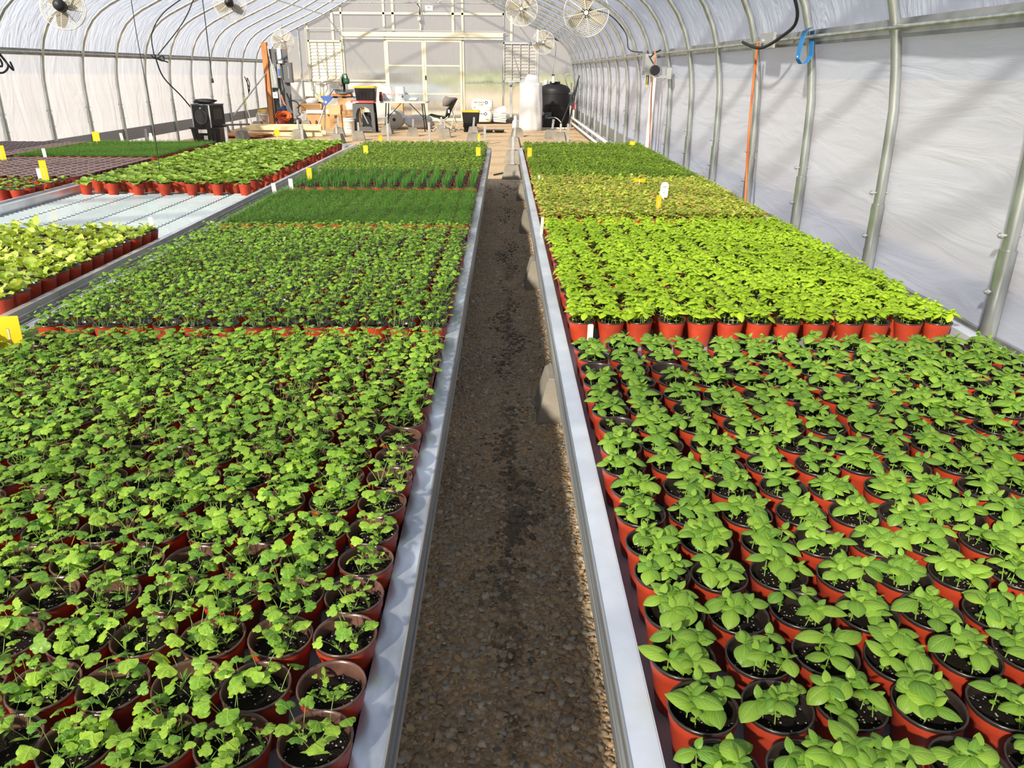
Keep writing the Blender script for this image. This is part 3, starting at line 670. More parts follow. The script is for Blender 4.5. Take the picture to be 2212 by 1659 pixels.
def dillG(n=95, h=0.075, w=0.0013, spread=0.045, sub=2):
    V = []; T = []; A = []; N = 0
    for k in range(n):
        a = random.uniform(0, 6.28); r = spread*math.sqrt(random.random())*0.8; x, y = r*math.cos(a), r*math.sin(a)
        hh = h*random.uniform(0.5, 1.08)*(1-0.40*(r/(spread*0.8))**2); tx, ty = x*1.35+random.gauss(0, .006), y*1.35+random.gauss(0, .006)
        for q in range(1+sub):
            if q == 0: p0, p1 = (x, y, 0.086), (tx, ty, 0.086+hh)
            else:
                b = random.uniform(0, 6.28); t0 = random.uniform(0.5, 1.0); p0 = (x+(tx-x)*t0, y+(ty-y)*t0, 0.086+hh*t0)
                l = random.uniform(0.008, 0.018); p1 = (p0[0]+math.cos(b)*l, p0[1]+math.sin(b)*l, p0[2]+random.uniform(-0.2, 0.8)*l)
            b = random.uniform(0, PI); ww = w*(1.0 if q else 0.8); ox, oy = math.cos(b)*ww, math.sin(b)*ww
            rn = random.random()
            V += [(p0[0]-ox, p0[1]-oy, p0[2]), (p0[0]+ox, p0[1]+oy, p0[2]), p1]; T.append((N, N+1, N+2)); A += [(0, 0, rn)]*3; N += 3
    return G().add(V, T, np.array(A))
def chiveG(n=55, h=0.105):
    V = []; T = []; A = []; N = 0
    for k in range(n):
        a = random.uniform(0, 6.28); r = 0.028*math.sqrt(random.random()); x, y = r*math.cos(a), r*math.sin(a)
        hh = h*random.uniform(0.7, 1.05); dx, dy = random.gauss(0, .012)+x*.3, random.gauss(0, .012)+y*.3; b = random.uniform(0, PI); ox, oy = math.cos(b)*.0013, math.sin(b)*.0013
        rn = random.random()
        V += [(x-ox, y-oy, .086), (x+ox, y+oy, .086), (x+dx*.4-ox, y+dy*.4-oy, .086+hh*.6), (x+dx*.4+ox, y+dy*.4+oy, .086+hh*.6), (x+dx, y+dy, .086+hh)]
        T += [(N, N+1, N+3), (N, N+3, N+2), (N+2, N+3, N+4)]; A += [(0, 0, rn)]*5; N += 5
    return G().add(V, T, np.array(A))
def smallleafG(n, h, L, W, spread=0.05, low=False):
    shp = [leafG(L, W, ovate, -0.2, 0.5, cup=0.3, nu=3, nv=3 if low else 4) for _ in range(3)]; g = G()
    for k in range(n):
        a = random.uniform(0, 6.28); r = spread*math.sqrt(random.random()); hh = h*random.uniform(0.35, 1.0)*(1-0.25*(r/spread)**2)
        p = (r*math.cos(a), r*math.sin(a), 0.088+hh)
        g.put(shp[k % 3], T4(p, random.uniform(0, 6.28), random.gauss(0.1, .35), random.uniform(0.7, 1.2)), random.random())
        if k % 4 == 0: g.put(stemG((p[0]*.6, p[1]*.6, .086), p, 0.001, 3, seg=1))
    return g
LL = [leafG(0.075*s, 0.023*s, spoon, b0, b1, cup=-0.15, wave=0.32, wf=5, nu=5, nv=8) for s, b0, b1 in ((1, -0.1, 0.6), (.9, 0.1, 0.9), (1.05, -0.2, 0.4), (.95, 0, 1.1))]
LR = [leafG(0.105*s, 0.034*s, spoon, b0, b1, cup=-0.25, wave=0.22, wf=3.5, nu=5, nv=9) for s, b0, b1 in ((1, -0.1, 1.0), (.9, 0.0, 0.8), (1.05, -0.1, 1.3), (.95, 0, 0.6))]
def lettuce_leaves(n, tilt, s, k0=0):
    f = random.uniform(0, 6.28); out = []
    for k in range(n):
        fr = k/max(1, n-1)
        out.append((random.randrange(4), T4((0, 0, 0.09), f+k*2.4, tilt+fr*0.55+random.gauss(0, .12), s*(1.05-0.35*fr)*random.uniform(.88, 1.1), random.gauss(0, .15))))
    return out

# shared meshes --------------------------------------------------------------
PM = {}
PM['pot_br'] = potG(28).mesh('pot', mats_for('lf_basil')); PM['pot_dk'] = potG(28).mesh('pot', mats_for('lf_basil', 'pot_dark'))
PM['soil'] = [soilG(z=0.080+0.008*random.random()).mesh('soil', mats_for('lf_basil')) for _ in range(4)]
_ps = G().put(potG(14, True)).put(soilG(10, 0.0485, 0.086))
PM['potsoil_dk'] = _ps.mesh('pot', mats_for('lf_basil', 'pot_dark')); PM['potsoil_br'] = _ps.mesh('pot', mats_for('lf_basil'))

ORD = ['first', 'second', 'third', 'fourth', 'fifth', 'sixth', 'seventh', 'eighth', 'ninth', 'tenth', 'eleventh', 'twelfth', 'thirteenth', 'fourteenth', 'fifteenth', 'sixteenth', 'seventeenth', 'eighteenth', 'nineteenth', 'twentieth']+['twenty-'+w for w in ('first', 'second', 'third', 'fourth', 'fifth', 'sixth', 'seventh', 'eighth', 'ninth')]+['thirtieth']+['thirty-'+w for w in ('first', 'second', 'third', 'fourth', 'fifth', 'sixth', 'seventh', 'eighth', 'ninth')]+['fortieth']
TZ = 0.4405   # bench tray level
def m4(A): return Matrix([list(r) for r in A])

# two nearest blocks: every seedling an object, and in the nearest rows every leaf
def seed_bank(fn, shapes, leafmat, n=16):
    bank = []
    lm = [s.mesh('leaf', mats_for(leafmat)) for s in shapes]
    for _ in range(n):
        S, lv = fn(); bank.append((S.mesh('seedling', mats_for(leafmat)), [(lm[i], m4(A)) for i, A in lv], join_seed(S, lv, shapes).mesh('seedling', mats_for(leafmat))))
    return bank
def near_pot(name, cat, label, group, x, y, bank, potm, nseed, leafy, empty=False, spread=0.030):
    t = thing(name, label, cat, (x, y, TZ), random.uniform(0, 6.28), group); t.rotation_euler = (random.gauss(0, .012), random.gauss(0, .012), t.rotation_euler[2])
    link('pot', potm, t); link('soil', random.choice(PM['soil']), t)
    a0 = random.uniform(0, 6)
    for k in range(nseed):
        a = a0+k*2.4+random.gauss(0, .3); r = spread*math.sqrt(random.uniform(0.08, 1)) if nseed > 1 else 0.008
        stem, leaves, joined = random.choice(bank)
        s = link('seedling', stem if leafy else joined, t); s.location = (r*math.cos(a), r*math.sin(a), 0.086); s.rotation_euler = (0, 0, random.uniform(0, 6.28))
        sc = random.uniform(0.85, 1.12); s.scale = (sc, sc, sc)
        if leafy:
            for me, mx in leaves:
                l = link('leaf', me, s); l.matrix_basis = mx
    return t
CILB = seed_bank(lambda: cilantro_seedling(0.054, 1.12), LC, 'lf_cil', 22)
CILS = seed_bank(lambda: cilantro_seedling(0.018, 0.5, 2), LC, 'lf_cil', 8)
BASB = seed_bank(lambda: basil_seedling(random.uniform(0.038, 0.058), 1.20), LB, 'lf_basil', 22)
BASS = seed_bank(lambda: basil_seedling(0.022, 0.5), LB, 'lf_basil', 6)
AX = [-0.283-0.117*i for i in range(14)]; BX = [0.317+0.121*i for i in range(13)]
def rows(y0, y1, d): return [y0+d*i for i in range(int((y1-y0)/d+1e-6)+1)]
# bench left of the aisle, block of coriander seedlings
r0 = None; vis = 0
for ri, y in enumerate(rows(0.755, 2.73, 0.1150)):
    for ci, x in enumerate(AX):
        xx, yy = x+random.gauss(0, .0025), y+random.gauss(0, .003)
        if not inframe(xx, yy, 0.56): continue
        sparse = (ci == 0 and ri < 11); nse = random.choice((6, 7, 8, 8, 9, 10)) if y > 1.35 else random.choice((4, 5, 6, 7, 8))
        leafy = y < 2.05
        if ri < 12 and ri >= 1:
            if ci == 0: lab = 'red pot of small coriander seedlings beside the aisle flange, %s row from the photographer' % ORD[ri-1]
            else: lab = 'red pot of coriander seedlings, %s column from the aisle, %s row from the photographer' % (ORD[ci], ORD[ri-1])
            grp = 'coriander pots in the near rows left of the aisle'
        else: lab, grp = 'pot of coriander seedlings, %s column from the aisle, %s row before the parsley' % (ORD[ci], ORD[17-ri]), 'coriander pots before the parsley block'
        if ri == 0: lab, grp = 'pot of coriander seedlings cut off by the bottom edge, %s column from the aisle' % ORD[ci], 'coriander pots in the near rows left of the aisle'
        t = near_pot('potted_coriander', 'potted herb', lab, grp, xx, yy, CILB if not sparse else (CILS if ri in (2, 10) else CILB), PM['pot_br'], (3 if sparse else nse), leafy, spread=0.028 if sparse else 0.042)
        if sparse:
            for _ in range(2):
                s = link('seedling', random.choice(CILS)[2], t); a = random.uniform(0, 6.28); s.location = (0.025*math.cos(a), 0.025*math.sin(a), 0.086)
# bench right of the aisle, block of young basil
for ri, y in enumerate(rows(0.8185, 2.74, 0.1155)):
    for ci, x in enumerate(BX):
        xx, yy = x+random.gauss(0, .0035), y+random.gauss(0, .004)
        if not inframe(xx, yy, 0.56): continue
        empty = (ci, ri) in ((0, 14), (2, 14)); sparse = (ci, ri) == (0, 10)
        leafy = y < 2.05
        if empty: lab, grp = ('red pot of bare soil beside the aisle flange' if ci == 0 else 'red pot of bare soil two columns in from the aisle flange'), None
        elif ri < 1: lab, grp = 'red pot of young basil cut off by the bottom edge, %s column from the aisle' % ORD[ci], 'young basil pots in the near rows right of the aisle'
        elif ri < 12: lab, grp = 'red pot of young basil, %s column from the aisle, %s row from the photographer' % (ORD[ci], ORD[ri-1]), 'young basil pots in the near rows right of the aisle'
        else: lab, grp = 'pot of young basil, %s column from the aisle, %s row before the dense basil' % (ORD[ci], ORD[16-ri]), 'young basil pots before the dense basil block'
        near_pot('potted_basil', 'potted herb', lab, grp, xx, yy, BASS if sparse else BASB, PM['pot_dk'], 0 if empty else (2 if sparse else random.choice((4, 5, 5, 6))), leafy, spread=0.038)

# blocks further off: pot and foliage as two parts, the rest of a kind joined into one
def block(name, cat, label, group, xs, ys, variants, leafmat, limit=300, stagger=0.0, pot='dk', low=None, stuff_label='', single=False, jit=0.004, zc=0.58, zs=(0.9, 1.12), foliage_name='foliage'):
    mats = mats_for(leafmat, 'pot_dark' if pot == 'dk' else 'pot_brown')
    fm = [g.mesh(foliage_name, mats) for g in variants]; pm = PM['potsoil_'+pot]
    sm = None
    if single: sm = [G().put(potG(12, True)).put(soilG(8, 0.0485, 0.086)).put(g).mesh(name, mats) for g in variants]
    pts = []
    for j, y in enumerate(ys):
        for i, x in enumerate(xs):
            xx = x+(stagger if j % 2 else 0)
            if inframe(xx, y, zc, 60): pts.append((xx+random.gauss(0, jit), y+random.gauss(0, jit), i, j))
    pts.sort(key=lambda p: p[0]**2+p[1]**2)
    for x, y, i, j in pts[:limit]:
        lab = label(i, j) if callable(label) else label
        if single:
            o = link(name, random.choice(sm)); tag(o, lab, cat, group); s = random.uniform(*zs); o.scale = (1, 1, 1)
        else:
            o = thing(name, lab, cat, group=group); link('pot', pm, o); f = link(foliage_name, random.choice(fm), o); f.scale = (1, 1, random.uniform(*zs))
            f.location = (0, 0, 0.088*(1-f.scale[2]))
        o.location = (x, y, TZ); o.rotation_euler = (0, 0, random.uniform(0, 6.28))
    if len(pts) > limit:
        g = G(); lows = [G().put(potG(8, True)).put(soilG(6, 0.0485, 0.086)).put(v) for v in (low or variants)]
        for x, y, i, j in pts[limit:]: g.put(random.choice(lows), T4((x, y, TZ), random.uniform(0, 6.28)))
        o = link(name, g.mesh(name, mats)); tag(o, stuff_label or label, cat, group, 'stuff')
def cil_dense(n, h, s, shapes, spread): return whole(lambda: cilantro_seedling(h, s, 4, False), n, shapes, spread)
par = [cil_dense(7, 0.062, 0.98, LClow, 0.042) for _ in range(8)]
parl = [cil_dense(5, 0.062, 1.15, [fan_leaf(0.0175, seg=4, sc=0)]*4+[LClow[4]], 0.042) for _ in range(3)]
block('potted_parsley', 'potted herb', lambda i, j: 'pot of leafy parsley, %s column from the aisle, %s row behind the coriander' % (ORD[i], ORD[j]), 'parsley pots in the middle block left of the aisle', AX, rows(2.93, 4.97, 0.114), par, 'lf_par', low=parl, stuff_label='remaining parsley pots at the back of the middle block left of the aisle')
dill = [dillG(210, 0.066, 0.0016, 0.062, 3) for _ in range(6)]
block('potted_dill', 'potted herb', lambda i, j: 'pot of feathery dill, %s column from the aisle, %s row behind the parsley' % (ORD[i], ORD[j]), 'dill pots left of the aisle', AX, rows(5.13, 6.62, 0.116), dill, 'lf_dill', limit=300)
chv = [chiveG() for _ in range(5)]
block('potted_chives', 'potted herb', lambda i, j: 'pot of upright chives, %s column from the aisle, %s row behind the dill' % (ORD[i], ORD[j]), 'chive pots left of the aisle', AX, rows(6.82, 7.62, 0.130), chv, 'lf_chive', zc=0.6)
par2 = [cil_dense(8, 0.070, 0.95, LClow, 0.045) for _ in range(6)]; par2l = [cil_dense(6, 0.070, 1.15, [fan_leaf(0.0175, seg=4, sc=0)]*4+[LClow[4]], 0.045) for _ in range(3)]
block('potted_flat_parsley', 'potted herb', lambda i, j: 'pot of dark bushy parsley, %s column from the aisle, %s row behind the chives' % (ORD[i], ORD[j]), 'dark parsley pots at the far end left of the aisle', AX, rows(7.80, 10.85, 0.119), par2, 'lf_par2', low=par2l, stuff_label='last rows of dark parsley pots at the far end left of the aisle', single=True)
def basil_dense(sh, n=8): return whole(lambda: basil_seedling(random.uniform(0.045, 0.072), 1.22, 0.12), n, sh, 0.048)
LBmid = [leafG(0.042*s, 0.0135*s, ovate, b0, b1, cup=0.38, puff=0.1, nu=5, nv=5) for s, b0, b1 in ((1, -0.3, 0.7), (0.9, -0.1, 0.9), (1.05, -0.4, 0.6), (0.95, -0.2, 1.1))]+LBlow[4:]
b2 = [basil_dense(LBmid) for _ in range(9)]; b2l = [basil_dense(LBlow, 6) for _ in range(3)]
block('potted_sweet_basil', 'potted herb', lambda i, j: ('red pot of dense bright basil in the exposed front row, %s from the aisle' % ORD[i]) if j == 0 else 'pot of dense bright basil, %s column from the aisle, %s row of its block' % (ORD[i], ORD[j]), 'dense bright basil pots right of the aisle', BX, rows(2.99, 5.13, 0.1155), b2, 'lf_basil2', low=b2l, stuff_label='last rows of dense bright basil pots before the blushed cress')
cress = [smallleafG(115, 0.078, 0.023, 0.0125, 0.062) for _ in range(7)]
block('potted_cress', 'potted herb', lambda i, j: 'pot of red-blushed cress, %s column from the aisle, %s row behind the basil' % (ORD[i], ORD[j]), 'blushed cress pots right of the aisle', BX, rows(5.36, 7.30, 0.118), cress, 'lf_red', zs=(0.8, 1.2), stuff_label='remaining blushed cress pots')
mint = [smallleafG(105, 0.085, 0.022, 0.0095, 0.058) for _ in range(6)]; mintl = [smallleafG(70, 0.085, 0.028, 0.012, 0.058, low=True) for _ in range(3)]
block('potted_mint', 'potted herb', lambda i, j: 'pot of dense green mint, %s column from the aisle, %s row behind the cress' % (ORD[i], ORD[j]), 'mint pots at the far end right of the aisle', BX, rows(7.42, 10.85, 0.118), mint, 'lf_mint', low=mintl, single=True, stuff_label='last rows of mint pots at the far end right of the aisle')

# third bench: pale lettuce in front, big-leaved lettuce behind the empty wet tray
LLm = [s.mesh('leaf', mats_for('lf_butter')) for s in LL]; LRm = [s.mesh('leaf', mats_for('lf_rom')) for s in LR]
def lettuce(name, lab, grp, x, y, meshes, n, tilt, s, pot='dk'):
    t = thing(name, lab, 'potted lettuce', (x, y, TZ), random.uniform(0, 6.28), grp); link('pot', PM['potsoil_'+pot], t)
    for i, A in lettuce_leaves(n, tilt, s):
        l = link('leaf', meshes[i], t); l.matrix_basis = m4(A)
for j, y in enumerate(rows(3.30, 4.85, 0.118)):
    for i in range(13):
        x = -2.225-0.117*i+(0.0585 if False else 0)
        if inframe(x, y, 0.56, 40):
            lab = 'red pot of pale yellow-green lettuce at the bench edge, %s from the empty tray' % ORD[13-j] if i == 0 and 13-j >= 0 else 'pot of pale lettuce, %s column from the bench edge, %s row from the empty tray' % (ORD[i], ORD[13-j])
            lettuce('potted_butter_lettuce', lab, 'pale lettuce pots before the empty tray', x+random.gauss(0, .004), y+random.gauss(0, .004), LLm, random.choice((5, 6, 7)), 0.85, random.uniform(1.0, 1.25))
cnt = 0
romj = [G() for _ in range(5)]
for g in romj:
    for i, A in lettuce_leaves(10, 0.62, 1.08): g.put(LR[i], A, random.random())
romm = [g.mesh('foliage', mats_for('lf_rom')) for g in romj]
for j, y in enumerate(rows(6.98, 11.3, 0.118)):
    for i in range(8):
        x = -2.30-0.232*i-(0.116 if j % 2 else 0)
        if x < -3.80 or not inframe(x, y, 0.6, 40): continue
        lab = ('leafy green lettuce pot in the exposed front row, %s from the aisle side' % ORD[i]) if j == 0 else 'leafy green lettuce pot, %s from the aisle, %s row behind the wet tray' % (ORD[i], ORD[j])
        xx, yy = x+random.gauss(0, .006), y+random.gauss(0, .006)
        if y < 8.5: lettuce('potted_romaine', lab, 'green lettuce pots behind the empty tray', xx, yy, LRm, random.choice((8, 9, 10)), 0.62, random.uniform(1.0, 1.2))
        else:
            t = thing('potted_romaine', lab, 'potted lettuce', (xx, yy, TZ), random.uniform(0, 6.28), 'green lettuce pots behind the empty tray'); link('pot', PM['potsoil_dk'], t); link('foliage', random.choice(romm), t)
# fourth and fifth bench
for j, y in enumerate(rows(6.55, 7.30, 0.14)):
    for i in range(4):
        x = -4.03-0.155*i
        if inframe(x, y, 0.56, 40): lettuce('potted_lettuce', 'pot of small green lettuce, %s from the bench edge, %s row before the bare pots' % (ORD[i], ORD[5-j]), 'small lettuce pots beside the wet tray', x+random.gauss(0, .01), y+random.gauss(0, .012), LRm, random.choice((4, 5, 6)), 0.6, random.uniform(0.6, 0.8))
eg = [soilG(8, 0.0485, 0.088), soilG(8, 0.0485, 0.084)]
M['pot_mar'] = mat('maroon_plastic', (0.13, 0.025, 0.02), 0.4); M['pot_marin'] = mat('maroon_rim', (0.17, 0.11, 0.10), 0.3, spec=0.6)
def empties(xs, ys, lab, grp, stuff_lab, limit=300):
    mm = [M['pot_mar'], M['pot_marin'], M['soil'], M['stem'], M['stem']]
    me = G().put(potG(12, True)).put(soilG(8, 0.0485, 0.082)).mesh('seeded_pot', mm); pts = []
    for j, y in enumerate(ys):
        for i, x in enumerate(xs):
            if inframe(x, y, 0.55, 40): pts.append((x, y, i, j))
    pts.sort(key=lambda p: p[1])
    for x, y, i, j in pts[:limit]:
        o = link('seeded_pot', me); tag(o, lab % (ORD[i], ORD[j]), 'pot', grp); o.location = (x+random.gauss(0, .003), y+random.gauss(0, .003), TZ)
    if pts[limit:]:
        g = G(); base = G().put(potG(8, True)).put(soilG(6, 0.0485, 0.082))
        for x, y, i, j in pts[limit:]: g.put(base, T4((x, y, TZ)))
        tag(link('seeded_pot', g.mesh('seeded_pot', mm)), stuff_lab, 'pot', grp, 'stuff')
DX = [-4.02-0.117*i for i in range(14)]; EX = [-5.76-0.117*i for i in range(10)]
empties(DX, rows(7.46, 9.00, 0.118), 'bare maroon pot, %s column from the bench edge, %s row behind the small lettuce', 'bare maroon pots before the distant dill', 'remaining bare maroon pots before the distant dill')
empties(EX, rows(7.6, 11.1, 0.118), 'bare maroon pot on the wall bench, %s column from its inner edge, %s row', 'bare maroon pots by the left wall', 'remaining bare maroon pots by the left wall', 230)
block('potted_dill', 'potted herb', lambda i, j: 'pot of distant dill, %s column from the bench edge, %s row behind bare pots' % (ORD[i], ORD[j]), 'dill pots on the far left bench', DX, rows(9.18, 11.1, 0.118), dill[:3], 'lf_dill', limit=130, low=[dillG(110, .066, .0024, 0.062, sub=1)], stuff_label='last rows of feathery dill on the far left bench')

# ------------------------------------------------------------------ benches
def bench(label, x0, x1, y0, y1, ftray, fside, fl, wide=0.052, seams=()):
    t = thing('rolling_bench', label, 'bench', ((x0+x1)/2, 0, 0))
    h = (x1-x0)/2; zt = 0.505
    tr = B('tray', ftray, t, (-h+0.01, h-0.01, y0, y1, 0.428, 0.4395))
    ys = [y0]+[s for s in seams if y0 < s < y1]+[y1]
    for sg in (-1, 1):
        for a, b in zip(ys, ys[1:]):
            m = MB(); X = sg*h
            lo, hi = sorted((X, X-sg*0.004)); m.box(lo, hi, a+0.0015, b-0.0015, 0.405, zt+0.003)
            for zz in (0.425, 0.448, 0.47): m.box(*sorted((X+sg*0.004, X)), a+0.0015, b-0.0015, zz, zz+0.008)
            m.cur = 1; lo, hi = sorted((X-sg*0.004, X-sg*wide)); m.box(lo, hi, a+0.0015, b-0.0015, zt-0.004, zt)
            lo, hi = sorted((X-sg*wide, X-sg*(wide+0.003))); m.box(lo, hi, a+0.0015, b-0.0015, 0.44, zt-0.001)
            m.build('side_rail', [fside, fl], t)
    for yy in (y0, y1):
        B('end_rail', fside, t, (-h, h, yy-0.004, yy, 0.405, zt))
    for yy in rows(y0+0.5, y1-0.3, 1.2): B('cross_beam', M['galv'], t, (-h+0.05, h-0.05, yy-0.02, yy+0.02, 0.388, 0.427))
    return t
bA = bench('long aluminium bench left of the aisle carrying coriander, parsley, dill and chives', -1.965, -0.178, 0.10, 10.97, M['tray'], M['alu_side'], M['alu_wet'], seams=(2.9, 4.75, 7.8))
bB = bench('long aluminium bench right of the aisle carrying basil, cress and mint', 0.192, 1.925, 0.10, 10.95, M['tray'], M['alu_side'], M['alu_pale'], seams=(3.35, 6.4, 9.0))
bC = bench('aluminium bench with an empty wet white tray between two lettuce blocks', -3.86, -2.10, 1.2, 11.45, M['tray_white'], M['alu'], M['alu'], wide=0.04, seams=(3.55, 7.2))
bD = bench('aluminium bench with small lettuce, bare pots and dill left of the empty tray', -5.62, -3.92, 3.0, 11.45, M['tray'], M['alu'], M['alu'], wide=0.04)
bE = bench('aluminium bench of bare maroon pots against the left wall', -6.98, -5.68, 3.0, 11.45, M['tray'], M['alu'], M['alu'], wide=0.04)
# ridges moulded into the white tray: thin cross ribs between long channels
hC = 0.88; long_x = [-hC+0.02+0.28*k for k in range(7)]
rib_m = MB().box(-0.125, 0.125, -0.006, 0.006, 0, 0.006).mesh('tray_rib', M['tray_white'])
gro = MB().box(-0.005, 0.005, 0, 2.2, 0, 0.0015).mesh('tray_channel', M['groove'])
for k in range(6):
    xx = -hC+0.16+0.28*k
    for y in rows(4.95, 7.10, 0.062):
        r = link('tray_rib', rib_m, bC); r.location = (xx, y, 0.4395)
for xx in [-hC+0.02+0.28*k for k in range(1, 7)]:
    g = link('tray_channel', gro, bC); g.location = (xx, 4.92, 0.4397)

# gravel in the aisle ---------------------------------------------------------
def stonesG(n, x0, x1, y0, y1, smin, smax):
    base = np.array([(-1, -1, 0), (1, -1, 0), (1, 1, 0), (-1, 1, 0), (-.6, -.6, 1), (.6, -.6, 1), (.6, .6, 1), (-.6, .6, 1)], float)
    tr = np.array([(4, 5, 6), (4, 6, 7), (0, 1, 5), (0, 5, 4), (1, 2, 6), (1, 6, 5), (2, 3, 7), (2, 7, 6), (3, 0, 4), (3, 4, 7)])
    P = base[None]*np.ones((n, 1, 1))+rng.normal(0, .22, (n, 8, 3))
    s = smin+(smax-smin)*rng.rand(n)**2.6; el = rng.uniform(0.6, 1.0, n)
    P[:, :, 0] *= s[:, None]*el[:, None]; P[:, :, 1] *= s[:, None]; P[:, :, 2] *= s[:, None]*rng.uniform(0.35, 0.8, (n, 1))
    a = rng.uniform(0, 6.28, n); tl = rng.normal(0, .22, n)
    z2 = P[:, :, 2]+P[:, :, 0]*tl[:, None]; x, y = P[:, :, 0].copy(), P[:, :, 1].copy()
    P[:, :, 0] = x*np.cos(a)[:, None]-y*np.sin(a)[:, None]; P[:, :, 1] = x*np.sin(a)[:, None]+y*np.cos(a)[:, None]; P[:, :, 2] = z2
    cx = rng.uniform(x0, x1, n); cy = rng.uniform(y0, y1, n)
    P[:, :, 0] += cx[:, None]; P[:, :, 1] += cy[:, None]
    T = (tr[None]+np.arange(n)[:, None, None]*8).reshape(-1, 3)
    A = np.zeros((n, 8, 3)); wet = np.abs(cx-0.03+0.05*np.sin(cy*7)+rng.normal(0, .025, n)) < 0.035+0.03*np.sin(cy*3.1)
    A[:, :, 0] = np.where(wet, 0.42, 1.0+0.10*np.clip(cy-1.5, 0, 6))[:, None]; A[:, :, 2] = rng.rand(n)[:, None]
    return P.reshape(-1, 3), T, A.reshape(-1, 3)
g = G()
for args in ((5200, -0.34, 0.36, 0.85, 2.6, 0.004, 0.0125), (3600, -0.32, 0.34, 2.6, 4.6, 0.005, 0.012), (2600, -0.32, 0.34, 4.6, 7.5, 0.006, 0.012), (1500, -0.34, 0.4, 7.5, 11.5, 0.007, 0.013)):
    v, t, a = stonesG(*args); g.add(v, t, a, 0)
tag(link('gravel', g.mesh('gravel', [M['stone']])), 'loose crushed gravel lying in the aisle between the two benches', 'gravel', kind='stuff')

# ------------------------------------------------------------------ concrete footings and posts
blk = MB().frustum(0, 0.19, 0.145, 0.145, 0.10, 0.10).frustum(0.19, 0.20, 0.095, 0.095, 0.09, 0.09).mesh('block', M['concrete'])
pst = MB().box(-0.022, 0.022, -0.022, 0.022, 0.19, 0.40).mesh('post', M['galv']); cap = MB().box(-0.04, 0.04, -0.04, 0.04, 0.2, 0.206).mesh('bracket', M['galv'])
def footing(x, y, lab, grp, rz=0.0, post=True, lean=0.0, wht=False, h=1.0):
    t = thing('concrete_footing', lab, 'footing', (x, y, 0), rz, grp); link('block', blk, t)
    if post:
        p = link('post', pst, t); p.rotation_euler = (0, lean, 0); link('bracket', cap, p); p.scale = (1, 1, h)
for i, y in enumerate((3.30, 5.60, 7.70, 9.75)):
    footing(0.295, y, 'concrete footing under the right bench by the aisle, %s from the photographer' % ORD[i], 'footings under the bench right of the aisle', h=0.96)
    footing(-0.45, y, 'concrete footing carrying the left bench beside the aisle, %s from the photographer' % ORD[i], 'footings under the bench left of the aisle', h=0.96)
    footing(1.7, y, 'concrete footing carrying the right bench by the wall, %s from the photographer' % ORD[i], 'footings under the right bench by the wall', h=0.96)
    footing(-1.75, y, 'concrete footing carrying the far side of the left bench, %s from the photographer' % ORD[i], 'footings under the bench left of the aisle, far side', h=0.96)
FOOT = [(0.13, 11.75, 'beside the end of the right bench in the aisle'), (0.16, 13.96, 'second past the end of the right bench'), (0.20, 16.8, 'third past the end of the right bench'), (0.31, 19.6, 'left of the tall wrapped roll'),
        (1.11, 19.1, 'with the leaning white post before the black tank'), (1.27, 18.3, 'right behind the mint block'), (-0.69, 17.9, 'before the black seedling trays'), (-0.77, 20.0, 'before the yellow-lidded floor tote'),
        (-1.42, 19.3, 'before the folding camp chair, nearer one'), (-1.60, 20.55, 'just before the folding camp chair'), (-2.22, 19.6, 'before the folding table'), (-2.94, 20.3, 'in front of the bubble wrap roll'),
        (-3.30, 18.3, 'right of the last green lettuce, farther one'), (-3.62, 17.5, 'right of the last green lettuce, nearer one'), (-3.95, 19.3, 'before the white bucket by the workstand'), (-4.75, 18.7, 'in front of the pale lumber'),
        (-6.05, 22.6, 'before the orange cord coil'), (-5.35, 21.95, 'before the cardboard boxes'), (-5.9, 18.2, 'left of the pale lumber'), (-6.55, 21.6, 'by the bucket with the yellow sponge'), (-6.75, 19.5, 'near the left wall beside the lumber')]
for x, y, w in FOOT: footing(x, y, 'grey concrete footing with steel post '+w, 'footings waiting for the next benches', random.uniform(-.2, .2), lean=(0.12 if 'leaning' in w else random.gauss(0, .03)), h=random.uniform(0.95, 1.1))
for x, y, w in ((-1.70, 18.3, 'between the camp chair and the parsley'), (-2.55, 17.7, 'before the folding table'), (-0.42, 17.4, 'beside the trays, standing free'), (-5.6, 16.3, 'just left of the lumber behind the lettuce'), (-6.9, 15.6, 'by the left wall near the black heater box'), (1.42, 18.0, 'at the far right bench corner'), (-4.3, 17.2, 'behind the lettuce before the lumber')):
    o = MB().box(-.025, .025, -.025, .025, 0, 0.40).box(-.05, .05, -.05, .05, 0, 0.01).build('ground_stake', M['galv']); o.location = (x, y, 0); tag(o, 'galvanised square stake '+w, 'post', 'free stakes in the gravel')

# ------------------------------------------------------------------ cards and tags
def card(x, y, z, lab, w=0.062, h=0.105, rz=0.0, lean=0.1, slot=True):
    t = thing('sticky_card', lab, 'sticky trap', (x, y, z), rz, 'yellow sticky cards among the pots')
    t.rotation_euler = (lean, 0, rz)
    m = MB()
    if slot:
        m.box(-w/2, -0.005, -0.0006, 0.0006, 0, h); m.box(0.005, w/2, -0.0006, 0.0006, 0, h); m.box(-0.005, 0.005, -0.0006, 0.0006, h*0.66, h)
    else: m.box(-w/2, w/2, -0.0006, 0.0006, 0, h)
    m.build('card_face', M['yellow'], t)
    B('stake', M['wood'] if slot else M['label'], t, (-0.0035, 0.0035, -0.002, 0.002, -0.09, h*0.64))
    MB().tube([(-w/2+0.008, -0.0015, h-0.01), (-w/2+0.008, 0.0015, h-0.01)], 0.002, 6).build('hole', M['ink'], t)
